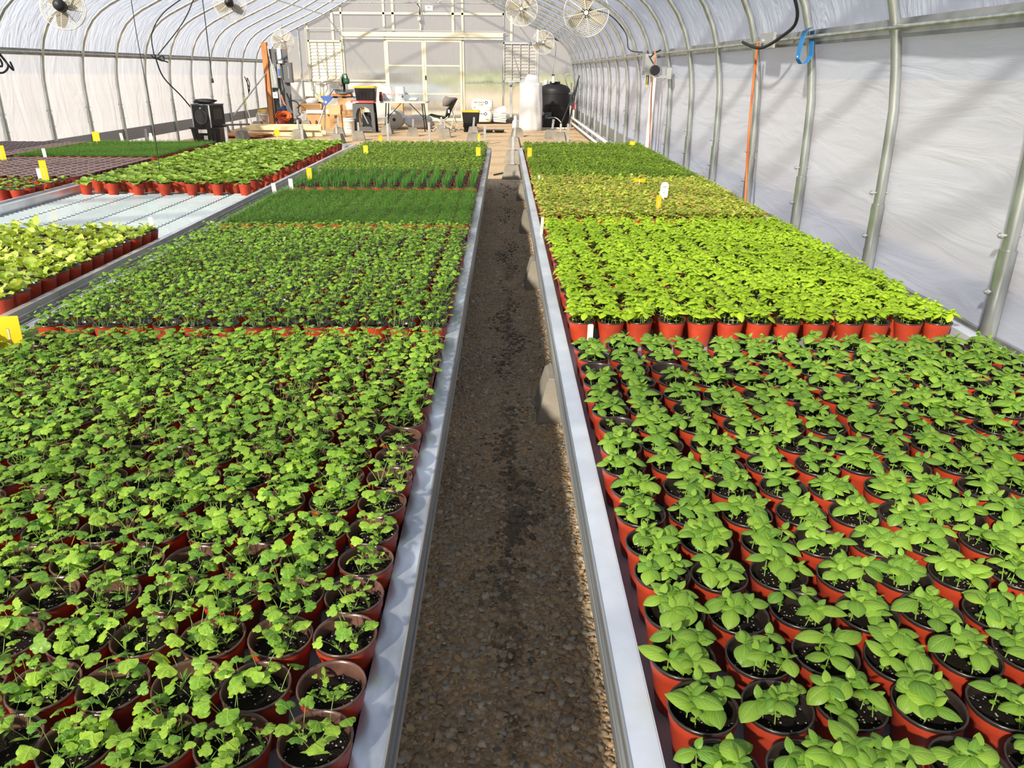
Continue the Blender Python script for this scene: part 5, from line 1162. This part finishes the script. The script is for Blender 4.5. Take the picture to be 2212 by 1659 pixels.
MB().tube([(-0.45, 0, 0.83), (0.50, 0, 0.83)], 0.022, 7).build('beam', M['blue'], t); B('sleeve', M['black'], t, (-0.13, -0.03, -0.03, 0.03, 0.80, 0.86), (0.10, 0.20, -0.03, 0.03, 0.80, 0.86)); B('decal', M['white'], t, (-0.02, 0.09, -0.026, -0.022, 0.82, 0.84))
m = MB(); m.ext([(-0.46, 0.82), (-0.14, 0.82), (-0.20, 0.74), (-0.30, 0.66), (-0.36, 0.60), (-0.42, 0.62), (-0.38, 0.72)], 'Y', -0.03, 0.03); m.build('leg_bracket', M['blue'], t); MB().lathe([(0.03, -0.04), (0.03, -0.03)], 10, c=(-0.33, 0, 0.70), ax='Y').build('pivot', M['white'], t)
for dx, dy in ((-0.22, -0.25), (-0.12, 0.25)): MB().tube([(-0.36, 0, 0.64), (-0.36+dx, dy, 0.0)], 0.018, 6).build('leg', M['steel'], t)
for dx, dy in ((0.12, -0.25), (0.10, 0.25)): MB().tube([(0.42, 0, 0.80), (0.42+dx, dy, 0.0)], 0.018, 6).build('leg', M['steel'], t)
MB().tube([(-0.46, 0, 0.83), (-0.46, 0, 1.02), (-0.43, 0, 1.04)], 0.010, 5).build('work_stop', M['steel'], t)
MB().tube([(-0.46, -0.04, 0.69), (-0.52, -0.05, 0.70)], 0.02, 6).build('lock_knob', M['black'], t)
t = thing('miter_saw', 'dark green miter saw on an orange wooden base', 'saw', (-4.15, 21.3, 0.85)); t['label'] = 'dark green mitre saw mounted on the blue stand'
B('base_board', M['wood_or'], t, (-0.30, 0.20, -0.15, 0.15, 0.0, 0.05)); MB().lathe([(0.20, 0.05), (0.21, 0.065), (0.20, 0.10), (0.0, 0.105)], 20).build('turntable', M['dgrey'], t)
B('fence', M['dgrey'], t, (-0.24, -0.03, 0.05, 0.08, 0.08, 0.16), (0.03, 0.24, 0.05, 0.08, 0.08, 0.16)); MB().tube([(0.0, 0.1, 0.1), (0.0, 0.1, 0.30), (-0.01, 0.0, 0.42)], 0.035, 7).build('arm', M['black'], t)
MB().lathe([(0.13, -0.02), (0.13, 0.02)], 18, c=(-0.04, 0, 0.36), ax='X').build('blade_guard', M['mgrey'], t); MB().lathe([(0.0, 0.0), (0.07, 0.005), (0.07, 0.14), (0.05, 0.16), (0, 0.16)], 12, c=(0, 0, 0.36), ax='X').build('motor', M['green'], t)
m = MB(); m.tube([(0.02, -0.02, 0.42), (0.0, -0.05, 0.52), (0.10, -0.05, 0.53), (0.12, -0.02, 0.43)], 0.022, 6); m.build('grip', M['green'], t)
MB().tube([(-0.1, 0, 0.14), (-0.25, -0.05, 0.16), (-0.32, -0.1, 0.05), (-0.36, -0.1, -0.01)], 0.010, 5).build('power_cord', M['rubber'], t)
t = bucket(-3.90, 20.4, 0, 'white bucket with a printed mountain mark before the workstand', 0.14, 0.36)
MB().tube([(-0.07, -0.135, 0.14), (-0.02, -0.145, 0.20), (0.0, -0.145, 0.17), (0.02, -0.145, 0.19), (0.07, -0.135, 0.14)], 0.003, 3).build('mountain_mark', M['mgrey'], t); B('rule_line', M['mgrey'], t, (-0.06, 0.06, -0.140, -0.132, 0.12, 0.125))
# black resin workstand with coral top
t = thing('workstand', 'black plastic workstand with a coral red top', 'workbench', (-3.55, 20.75, 0))
B('work_top', M['pinkred'], t, (-0.30, 0.27, -0.25, 0.25, 0.715, 0.765)); B('top_label', M['white'], t, (-0.24, -0.10, -0.252, -0.25, 0.725, 0.745))
for yy in (-0.22, 0.20):
    m = MB()
    arch = [(-0.29, 0.0), (-0.26, 0.70), (0.26, 0.70), (0.29, 0.0), (0.20, 0.0), (0.19, 0.45), (0.14, 0.57), (0.06, 0.61), (-0.06, 0.61), (-0.14, 0.57), (-0.19, 0.45), (-0.20, 0.0)]
    k = len(arch); q0 = [(x, yy, z) for x, z in arch]; q1 = [(x, yy+0.03, z) for x, z in arch]
    quads = [(0, 1, 10, 11), (1, 9, 10), (1, 8, 9), (1, 2, 7, 8), (2, 6, 7), (2, 5, 6), (2, 3, 4, 5)]
    m.add(q0+q1, quads+[tuple(k+i for i in q)[::-1] for q in quads]+[(i, k+i, k+(i+1) % k, (i+1) % k) for i in range(k)]); m.build('leg_frame', M['dgrey'] if yy < 0 else M['black'], t)
B('lower_shelf', M['black'], t, (-0.24, 0.24, -0.18, 0.18, 0.10, 0.13)); B('shelf_lip', M['dgrey'], t, (-0.2, 0.2, -0.225, -0.19, 0.06, 0.15))
tag(MB().tube([(-3.60, 20.45, 0.60), (-3.42, 20.42, 0.22)], 0.020, 6).build('silver_tube', M['steel']), 'silver tube leaning inside the black workstand', 'tube')
o = B('black_crate', M['black'], None, (-3.62, -3.30, 20.72, 20.88, 0.14, 0.48)); tag(o, 'black crate on the lower shelf of the workstand', 'crate')
o = B('yellow_tool', M['totelid'], None, (-3.62, -3.54, 20.60, 20.66, 0.48, 0.60)); tag(o, 'yellow cased tool on the crate inside the workstand', 'tool')
def tote(x, y, z, w, d, h, lab, name='storage_tote'):
    t = thing(name, lab, 'storage box', (x, y, z)); m = MB(); m.frustum(0, h*0.88, w*0.42, d*0.42, w*0.48, d*0.48, bev=0.15); m.build('tote_body', M['black'], t)
    for k in range(5):
        xx = -w*0.32+w*0.16*k; MB().cbox((xx, -d*0.455, h*0.42), (0.02, 0.012, h*0.72), rx=-0.06*0).build('rib', M['black'], t)
    m = MB(); m.frustum(h*0.86, h*0.94, w*0.51, d*0.51, w*0.52, d*0.52, bev=0.12); m.frustum(h*0.94, h, w*0.47, d*0.46, w*0.44, d*0.43, bev=0.12); m.build('lid', M['totelid'], t); return t
tote(-3.50, 20.8, 0.765, 0.54, 0.38, 0.34, 'black tote with yellow lid on the coral workstand')
t = thing('seed_tray_stack', 'stack of black seedling trays under the yellow-lidded floor tote', 'tray stack', (-0.88, 21.2, 0))
for k in range(4): MB().frustum(0.052*k, 0.052*k+0.045, 0.15+0.01*(k % 2), 0.22, 0.18, 0.25, c=(random.gauss(0, .01), 0)).build('seed_tray', M['black'], t)
tote(-0.87, 21.2, 0.208, 0.47, 0.36, 0.32, 'black tote with yellow lid on the stack of seedling trays')
# folding table
t = thing('folding_table', 'pale folding table with black legs before the double door', 'table', (-2.58, 21.3, 0)); m = MB(); m.frustum(0.70, 0.74, 0.60, 0.36, 0.60, 0.36, bev=0.1); m.build('table_top', M['table'], t)
for sx in (-1, 1):
    for sy in (-1, 1): MB().tube([(sx*0.46, sy*0.24, 0.70), (sx*0.52, sy*0.27, 0.0)], 0.014, 6).build('leg', M['black'], t)
    MB().tube([(sx*0.47, -0.24, 0.30), (sx*0.47, 0.24, 0.30)], 0.010, 5).build('cross_bar', M['black'], t)
    MB().tube([(sx*0.48, 0, 0.32), (sx*0.10, 0, 0.69)], 0.010, 5).build('folding_brace', M['black'], t)
t = bucket(-3.03, 21.3, 0.74, 'upturned white bucket with red lettering, left one on the table', 0.135, 0.35, True); text('Comcerco', 0.085, M['logo_red'], t, (0.02, -0.142, 0.165), (PI/2, PI, 0), 'red_lettering')
t = bucket(-2.70, 21.3, 0.74, 'upturned white bucket with a barcode label, right one on the table', 0.135, 0.35, True); text('Com', 0.085, M['logo_red'], t, (-0.06, -0.140, 0.165), (PI/2, PI, 0), 'red_lettering'); B('barcode_label', M['ink'], t, (0.045, 0.09, -0.137, -0.118, 0.095, 0.12), (0.055, 0.075, -0.137, -0.122, 0.14, 0.17))
t = thing('amber_bottle', 'dark amber bottle with a red cap beside the left upturned bucket', 'bottle', (-3.165, 21.05, 0.74)); MB().lathe([(0.045, 0), (0.047, 0.01), (0.045, 0.12), (0.035, 0.16)], 14).build('bottle_body', M['amber'], t); MB().lathe([(0.036, 0.155), (0.036, 0.22), (0.0, 0.225)], 14).build('cap', M['red'], t)
lumpbag('plastic_bag', -2.36, 21.3, 0.74, 0.12, 0.10, 0.09, 'crumpled clear plastic on the right end of the folding table', 'sheet', amp=0.15, seed=3)
o = B('small_carton', M['card2'], None, (-3.28, -3.05, 24.55, 24.8, 0.0, 0.98)); tag(o, 'cardboard sheet box standing behind the table buckets', 'box')
# rolls under table
t = thing('bubble_wrap_roll', 'big roll of bubble wrap on its side under the folding table', 'roll', (-2.98, 22.3, 0.24))
MB().lathe([(0.045, -0.32), (0.235, -0.32), (0.24, -0.30), (0.24, 0.30), (0.235, 0.32), (0.045, 0.32)], 26, ax='Y').build('wrap', M['bubble'], t); MB().lathe([(0.045, -0.325), (0.045, 0.325)], 14, ax='Y').build('core', M['ink'], t)
for q in (0.09, 0.13, 0.17, 0.21): MB().tube([(q*math.cos(a), -0.322, q*math.sin(a)) for a in [2*PI*k/24 for k in range(24)]], 0.003, 3, closed=True).build('wrap_edge', M['white'], t)
lumpbag('plastic_sheet', -2.32, 22.2, 0.0, 0.36, 0.25, 0.36, 'milky plastic sheeting heaped beside the bubble wrap roll', 'sheet', 'plastic sheet', amp=0.16, seed=12)
# camp chair
t = thing('camp_chair', 'grey fabric folding camp chair before the double door', 'chair', (-1.60, 21.3, 0))
def cloth(P, mt, name, th=0.012):
    n = len(P); m_ = len(P[0]); V = [q for r in P for q in r]+[(q[0], q[1]+th, q[2]) for r in P for q in r]; N = n*m_
    F = [(i*m_+j, i*m_+j+1, (i+1)*m_+j+1, (i+1)*m_+j) for i in range(n-1) for j in range(m_-1)]; F2 = [tuple(N+a for a in f)[::-1] for f in F]
    E = [(j, N+j, N+j+1, j+1) for j in range(m_-1)]+[((n-1)*m_+j, (n-1)*m_+j+1, N+(n-1)*m_+j+1, N+(n-1)*m_+j) for j in range(m_-1)]+[(i*m_, (i+1)*m_, N+(i+1)*m_, N+i*m_) for i in range(n-1)]+[(i*m_+m_-1, N+i*m_+m_-1, N+(i+1)*m_+m_-1, (i+1)*m_+m_-1) for i in range(n-1)]
    MB().add(V, F+F2+E, True).build(name, mt, t)
cloth([[(-0.40, -0.10, 0.40), (-0.38, 0.15, 0.40), (-0.34, 0.35, 0.42)], [(-0.22, -0.15, 0.37), (-0.20, 0.12, 0.33), (-0.18, 0.35, 0.38)], [(-0.02, -0.15, 0.34), (0.0, 0.12, 0.29), (0.02, 0.35, 0.35)], [(0.12, -0.12, 0.38), (0.14, 0.12, 0.34), (0.14, 0.32, 0.40)]], M['chairblk'], 'seat')
cloth([[(0.06, -0.12, 0.38), (0.14, 0.12, 0.32), (0.14, 0.34, 0.40)], [(0.10, -0.14, 0.55), (0.22, 0.14, 0.52), (0.18, 0.36, 0.58)], [(0.22, -0.10, 0.68), (0.30, 0.16, 0.66), (0.18, 0.36, 0.74)], [(0.40, -0.06, 0.82), (0.24, 0.16, 0.78), (0.06, 0.34, 0.86)]], M['chairblk'], 'backrest')
cloth([[(-0.02, 0.10, 0.62), (0.10, 0.16, 0.60), (0.20, 0.20, 0.62)], [(-0.02, 0.12, 0.76), (0.12, 0.18, 0.74), (0.26, 0.20, 0.73)], [(0.05, 0.14, 0.86), (0.18, 0.18, 0.83), (0.36, 0.16, 0.83)]], M['chairfab'], 'headrest')
B('care_tag', M['white'], t, (0.14, 0.18, -0.16, -0.155, 0.46, 0.54))
for a, b in (((-0.34, -0.12, 0.38), (0.30, -0.05, 0.02)), ((0.14, -0.14, 0.38), (-0.30, -0.18, 0.0)), ((0.14, 0.32, 0.38), (-0.22, 0.30, 0.0)), ((-0.30, 0.32, 0.38), (0.40, 0.28, 0.02)), ((0.40, -0.06, 0.80), (0.20, -0.10, 0.05)), ((0.10, 0.34, 0.80), (0.36, 0.30, 0.1))): MB().tube([a, b], 0.011, 5).build('frame_tube', M['offwhite'], t)
for x, y in ((-0.30, -0.18), (0.30, -0.05)): B('foot', M['black'], t, (x-0.02, x+0.02, y-0.02, y+0.02, 0, 0.025))
# growing-mix bales
def bale(x, y, z, w, d, h, lab, seed):
    t = thing('growing_mix_bale', lab, 'bag', (x, y, z)); r_ = random.Random(seed); NU, NV = 28, 8; V = []
    for j in range(NV+1):
        v = -1+2*j/NV; k = (1-abs(v)**5)**0.3 if abs(v) < 1 else 0.86; k = max(k, 0.86)
        for i in range(NU):
            q = 2*PI*i/NU; c, s = math.cos(q), math.sin(q); sq = (abs(c)**7+abs(s)**7)**(-1/7)
            V.append((w/2*c*sq*k*(1+r_.gauss(0, .004)), d/2*s*sq*k, h/2+h/2*v))
    F = [(j*NU+i, j*NU+(i+1) % NU, (j+1)*NU+(i+1) % NU, (j+1)*NU+i) for j in range(NV) for i in range(NU)]+[tuple(range(NU))[::-1], tuple(range(NV*NU, NV*NU+NU))]
    MB().add(V, F, True).build('wrapper', M['bag'], t); f = -d/2-0.004
    text('PROMIX', h*0.27, M['ink'], t, (-w*0.14, f, h*0.73), (PI/2, 0, 0))
    MB().tube([(w*0.19+0.036*math.cos(a), f, h*0.73+0.036*math.sin(a)) for a in [2*PI*k/14 for k in range(14)]], 0.010, 4, closed=True).build('round_mark', M['ink'], t)
    return t, f
t, f = bale(-0.66, 24.5, 0.375, 0.64, 0.36, 0.315, 'upper white growing-mix bale with black lettering', 1); w, h = 0.64, 0.315
text('BX TO', h*0.10, M['lgrey'], t, (-w*0.32, f, h*0.53), (PI/2, 0, 0), 'small_lettering'); B('green_bar', M['logo_gr'], t, (-0.115, -0.045, f-0.002, f+0.003, h*0.49, h*0.57)); B('orange_bar', M['logo_or'], t, (-0.045, 0.04, f-0.002, f+0.003, h*0.49, h*0.57))
B('orange_square', M['logo_or'], t, (-0.25, -0.21, f-0.002, f+0.003, h*0.24, h*0.36)); B('print_line', M['lgrey'], t, (-0.19, 0.05, f-0.001, f+0.003, h*0.29, h*0.31), (0.18, 0.25, f-0.001, f+0.003, h*0.28, h*0.32))
t, f = bale(-0.68, 24.5, 0.05, 0.62, 0.38, 0.325, 'lower white growing-mix bale partly hidden by the floor tote', 2); B('print_line', M['ink'], t, (-0.14, -0.08, f-0.001, f+0.003, 0.16, 0.18), (0.12, 0.20, f-0.001, f+0.003, 0.08, 0.09))
t = thing('folded_bag_stack', 'white bag stuffed with folded sheets right of the bales', 'bag', (-0.13, 24.5, 0.05))
for k in range(9): MB().cbox((random.gauss(0, .006), 0, 0.02+0.036*k), (0.38+random.gauss(0, .01), 0.3, 0.030), rz=random.gauss(0, .03), ry=random.gauss(0, .03)).build('folded_sheet', M['bag'], t)
m = MB(); m.add([(-0.20, -0.15, 0.33), (0.20, -0.15, 0.30), (0.16, -0.10, 0.44), (0.12, -0.05, 0.47), (-0.14, -0.1, 0.37), (-0.2, 0.12, 0.34), (0.2, 0.12, 0.32)], [(0, 1, 2, 3, 4), (0, 4, 5), (4, 3, 6, 5), (3, 2, 6), (2, 1, 6), (0, 5, 6, 1)]); m.build('bag_top', M['sheet'], t)
for i, (x, w) in enumerate(((-0.42, 'left'), (-0.13, 'right'))):
    t = thing('seedling_tray', 'black seedling tray with green sprouts on the gravel, the %s one' % w, 'seedling tray', (x, 20.95, 0)); MB().frustum(0, 0.06, 0.10, 0.15, 0.13, 0.18).build('tray_shell', M['black'], t)
    g = smallleafG(70, 0.015, 0.02, 0.008, 0.11, low=True); fo = link('sprouts', g.mesh('sprouts', mats_for('lf_par2')), t); fo.location = (0, 0, -0.035); fo.scale = (1, 1.3, 1)
# tall wrapped roll, tank
t = thing('wrapped_film_roll', 'tall upright roll wrapped in milky plastic before the black tank', 'roll', (0.70, 21.7, 0))
def foldedcyl(r, h, amp, n=72, nz=14, sx=1.0):
    V = []
    for j in range(nz+1):
        z = h*j/nz
        for i in range(n):
            q = 2*PI*i/n; k = r*(1+amp*math.sin(q*11+z*4)*0.4+amp*math.sin(q*5-z*6)*0.6)*(1+0.02*math.sin(z*5)); V.append((k*math.cos(q)*sx, k*math.sin(q), z))
    F = [(j*n+i, j*n+(i+1) % n, (j+1)*n+(i+1) % n, (j+1)*n+i) for j in range(nz) for i in range(n)]+[tuple(range(n))[::-1], tuple(range(nz*n, nz*n+n))]
    return MB().add(V, F, True)
foldedcyl(0.30, 1.20, 0.045).build('wrapping', M['sheet'], t)
m = MB(); V = [(0.22*math.cos(2*PI*i/12), 0.2*math.sin(2*PI*i/12), 1.2) for i in range(12)]+[(0.04+0.13*math.cos(2*PI*i/12)*random.uniform(.6, 1.2), 0.1*math.sin(2*PI*i/12), 1.36+random.uniform(-.05, .05)) for i in range(12)]
m.add(V, [(i, (i+1) % 12, 12+(i+1) % 12, 12+i) for i in range(12)]+[tuple(range(12, 24))], True); m.build('gathered_top', M['sheet'], t)
t = thing('water_tank', 'big black plastic water tank in the far right corner', 'tank', (1.42, 23.2, 0)); MB().lathe([(0.42, 0.03), (0.44, 0.06), (0.44, 0.98), (0.43, 1.02), (0.36, 1.10), (0.14, 1.16), (0.13, 1.20), (0.0, 1.20)], 30).build('tank_shell', M['black'], t)
for z in (0.3, 0.6, 0.9): MB().tube([(0.442*math.cos(a), 0.442*math.sin(a), z) for a in [2*PI*k/30 for k in range(30)]], 0.008, 4, closed=True).build('tank_band', M['black'], t)
MB().lathe([(0.15, 1.17), (0.15, 1.21), (0, 1.215)], 16).build('lid', M['black'], t); B('outlet_plate', M['dgrey'], t, (-0.28, -0.1, -0.46, -0.42, 0.28, 0.42)); MB().lathe([(0.05, -0.50), (0.05, -0.44)], 12, c=(-0.34, 0.15, 0.38), ax='Y').build('bulkhead', M['lgrey'], t)
t = thing('transfer_pump', 'black pump box at the foot of the water tank', 'pump', (1.20, 22.5, 0)); B('pump_body', M['black'], t, (-0.14, 0.14, -0.12, 0.12, 0.04, 0.26)); B('pump_foot', M['black'], t, (-0.16, 0.16, -0.1, 0.1, 0, 0.04)); MB().lathe([(0.06, 0.1), (0.06, 0.2), (0, 0.21)], 10, c=(0, 0, 0.15)).build('pump_cap', M['dgrey'], t)
t = thing('spray_bottle', 'yellow-topped spray bottle standing on the black tank', 'bottle', (1.36, 22.97, 1.185)); MB().lathe([(0.045, 0), (0.048, 0.02), (0.048, 0.10), (0.02, 0.15), (0.018, 0.18)], 12).build('bottle_body', M['bag'], t); B('spray_head', M['black'], t, (-0.05, 0.03, -0.015, 0.015, 0.18, 0.215)); B('trigger', M['yelgrn'], t, (-0.035, -0.025, -0.01, 0.01, 0.13, 0.18))
t = thing('plastic_jar', 'pale jar beside the spray bottle on the black tank', 'jar', (1.16, 23.1, 1.14)); MB().lathe([(0.07, 0), (0.07, 0.08), (0.05, 0.09)], 12).build('jar_body', M['lgrey'], t); MB().lathe([(0.055, 0.09), (0.055, 0.11), (0, 0.11)], 12).build('lid', M['white'], t)
tag(MB().tube([(1.05, 22.4, 0.02), (1.95, 22.4, 0.02)], 0.022, 7).build('water_pipe', M['white']), 'white pipe lying on the ground before the black tank', 'pipe')
cord('hose', [(1.75, 22.9, 1.1), (1.68, 22.9, 1.33), (1.78, 22.9, 1.42), (1.90, 22.9, 1.30), (1.93, 22.9, 1.0), (1.88, 22.9, 0.6), (1.9, 22.9, 0.3)], 0.018, M['mgrey'], 'grey hose arching over the right side of the tank', 'hose')
cord('hose', [(1.20, 22.35, 0.28), (1.40, 22.3, 0.30), (1.55, 22.2, 0.18), (1.55, 22.1, 0.04), (1.5, 21.9, 0.02)], 0.014, M['lgrey'], 'pale hose curling from the pump to the ground', 'hose')
cord('hose', [(1.75, 22.2, 0.06), (1.9, 22.2, 0.02), (1.95, 22.15, 0.14), (1.85, 22.15, 0.24), (1.74, 22.2, 0.14), (1.78, 22.2, 0.03)], 0.013, M['brick'], 'small reddish hose coil beside the white manifold', 'hose')
t = thing('filter_assembly', 'grey cone-topped filter with white manifold pipes in the right corner', 'filter', (1.86, 22.7, 0)); MB().lathe([(0.04, 0.95), (0.09, 0.93), (0.08, 0.88), (0.05, 0.87), (0.05, 0.62), (0.03, 0.60)], 12).build('filter_bowl', M['dgrey'], t)
MB().tube([(0, 0, 0.60), (0, 0, 0.12), (0.0, 0, 0.02)], 0.022, 7).build('riser', M['mgrey'], t); MB().tube([(0.08, 0, 0.5), (0.08, 0, 0.28), (0.0, 0, 0.28)], 0.026, 7).build('manifold', M['white'], t); B('red_valve', M['red'], t, (0.04, 0.10, -0.04, 0.0, 0.5, 0.66)); MB().tube([(-0.02, 0, 1.2), (-0.02, 0, 0.9)], 0.02, 6).build('upper_riser', M['mgrey'], t)
tag(MB().tube([(1.50, 22.0, 0.05), (1.92, 22.3, 1.02), (2.03, 22.4, 1.38)], 0.018, 6).build('black_pole', M['black']), 'long black pole leaning in the right corner', 'pole')
tag(MB().tube([(1.72, 21.9, 0.05), (1.98, 22.3, 1.22)], 0.022, 6).build('black_pole', M['black']), 'shorter thick black pole leaning beside the manifold', 'pole')
t = thing('sprayer_jug', 'white jug standing just left of the tall wrapped roll', 'jug', (0.30, 22.0, 0)); MB().lathe([(0.08, 0), (0.085, 0.02), (0.085, 0.2), (0.04, 0.28), (0.035, 0.33)], 14).build('jug_body', M['white'], t); MB().lathe([(0.036, 0.32), (0.036, 0.36), (0, 0.365)], 10).build('cap', M['bag'], t)
# lumber
t = thing('lumber_stack', 'stack of pale drilled lumber on the ground behind the lettuce', 'lumber', (-5.25, 19.6, 0)); t.rotation_euler = (0, 0, 0.0)
t['label'] = 'stack of pale drilled boards lying behind the far green lettuce'
for k, (y, z, x0, x1) in enumerate(((-0.45, 0.04, -0.85, 0.95), (-0.15, 0.04, -1.0, 0.85), (0.15, 0.04, -0.9, 0.9), (0.05, 0.17, -1.0, 0.7), (0.35, 0.17, -1.1, 0.75), (-0.3, 0.17, -0.8, 0.9))):
    m = MB().cbox(((x0+x1)/2, y, z+0.02), (x1-x0, 0.04 if k != 5 else 0.14, 0.09), rz=random.gauss(0, .02)); b = m.build('board', M['wood'], t)
    if k in (3, 0):
        for xx in (-0.6, -0.2, 0.2, 0.55): MB().lathe([(0.014, -0.002), (0.014, 0.0)], 8, c=(xx, y-0.024, z+0.02), ax='Y').build('drilled_hole', M['ink'], b)
for i, x in enumerate((-0.6, 0.5)): B('bearer', M['wood'], t, (x-0.04, x+0.04, -0.5, 0.5, 0, 0.02))
lumpbag('soil_heap', -6.1, 18.9, 0.0, 0.55, 0.35, 0.10, 'small heap of brown soil by the left wall before the lumber', 'wood_or', 'soil heap', amp=0.12, seed=15)
# heater on tote
t = thing('storage_tote', 'black tote box under the square black heater by the left wall', 'storage box', (-6.18, 17.0, 0)); MB().frustum(0, 0.33, 0.26, 0.24, 0.30, 0.27, bev=0.12).build('tote_body', M['black'], t); B('lid', M['black'], t, (-0.31, 0.31, -0.28, 0.28, 0.33, 0.36)); B('sticker', M['white'], t, (-0.13, 0.05, -0.285, -0.28, 0.25, 0.32)); B('latch', M['lgrey'], t, (-0.03, 0.05, -0.29, -0.275, 0.12, 0.20))
for xx in (-0.22, 0.12, 0.2): B('rib', M['black'], t, (xx, xx+0.02, -0.272, -0.25, 0.02, 0.3))
t = thing('portable_heater', 'square black blower unit with a round opening on the black tote', 'heater', (-6.16, 17.0, 0.36)); t.rotation_euler = (0, 0, -0.35); hh = 0.43
B('casing', M['black'], t, (-0.22, 0.22, -0.22, 0.22, 0, hh)); MB().tube([(0.14*math.cos(a)-0.0, -0.225, 0.20+0.14*math.sin(a)) for a in [2*PI*k/24 for k in range(24)]], 0.010, 5, closed=True).build('opening_ring', M['dgrey'], t); MB().lathe([(0.135, -0.224), (0.135, -0.21)], 22, c=(0, 0, 0.20), ax='Y').build('round_opening', M['ink'], t)
for x in (-0.22, 0.22): B('corner_strip', M['lgrey'], t, (x-0.012, x+0.012, -0.232, -0.22, 0, hh))
B('side_opening', M['ink'], t, (0.22, 0.226, -0.12, 0.14, 0.15, 0.36)); B('top_plate', M['dgrey'], t, (-0.23, 0.23, -0.23, 0.23, hh, hh+0.02)); B('white_knob', M['white'], t, (-0.02, 0.02, -0.232, -0.222, 0.36, 0.385))
lumpbag('cable_heap', -6.20, 17.0, 0.81, 0.20, 0.13, 0.10, 'coiled black cable heaped on top of the heater', 'rubber', 'cable', amp=0.15, seed=21)
tag(MB().tube([(-5.85, 16.9, 0.40), (-5.30, 16.9, 0.42)], 0.02, 6).build('duct_handle', M['rubber']), 'black bar sticking out to the right of the heater', 'bar')

# outside, faintly seen through the end wall
t = thing('parked_car', 'silver-blue parked car blurred behind the end wall panels', 'car', (-4.4, 33.0, 0)); m = MB()
m.ext([(-2.2, 0.35), (2.2, 0.35), (2.2, 0.85), (1.3, 0.98), (0.7, 1.45), (-1.1, 1.45), (-1.8, 0.98), (-2.2, 0.9)], 'Y', -0.85, 0.85); m.build('car_body', M['carp'], t)
m = MB(); m.ext([(-1.6, 1.0), (1.1, 1.0), (0.6, 1.38), (-1.0, 1.38)], 'Y', -0.87, 0.87); m.build('side_window', M['glass'], t)
for x in (-1.35, 1.35):
    for y in (-0.8, 0.8): MB().lathe([(0.0, -0.1), (0.32, -0.1), (0.33, 0.1), (0, 0.1)], 18, c=(x, y, 0.33), ax='Y').build('wheel', M['black'], t)
for i, (x, y, r) in enumerate(((-0.5, 60, 1.6), (5, 64, 1.4), (-8, 72, 1.8), (-4.2, 66, 1.0))):
    t = lumpbag('field_shrub', x, y, 0, r, r*0.8, r*0.95, 'green shrub in the dry field outside, %s of the outdoor shrubs' % ORD[i], 'bushm', 'shrub', amp=0.12, seed=30+i); t['group'] = 'shrubs outside in the field'
for xx in ((-5.3,), (0.0,)): pass
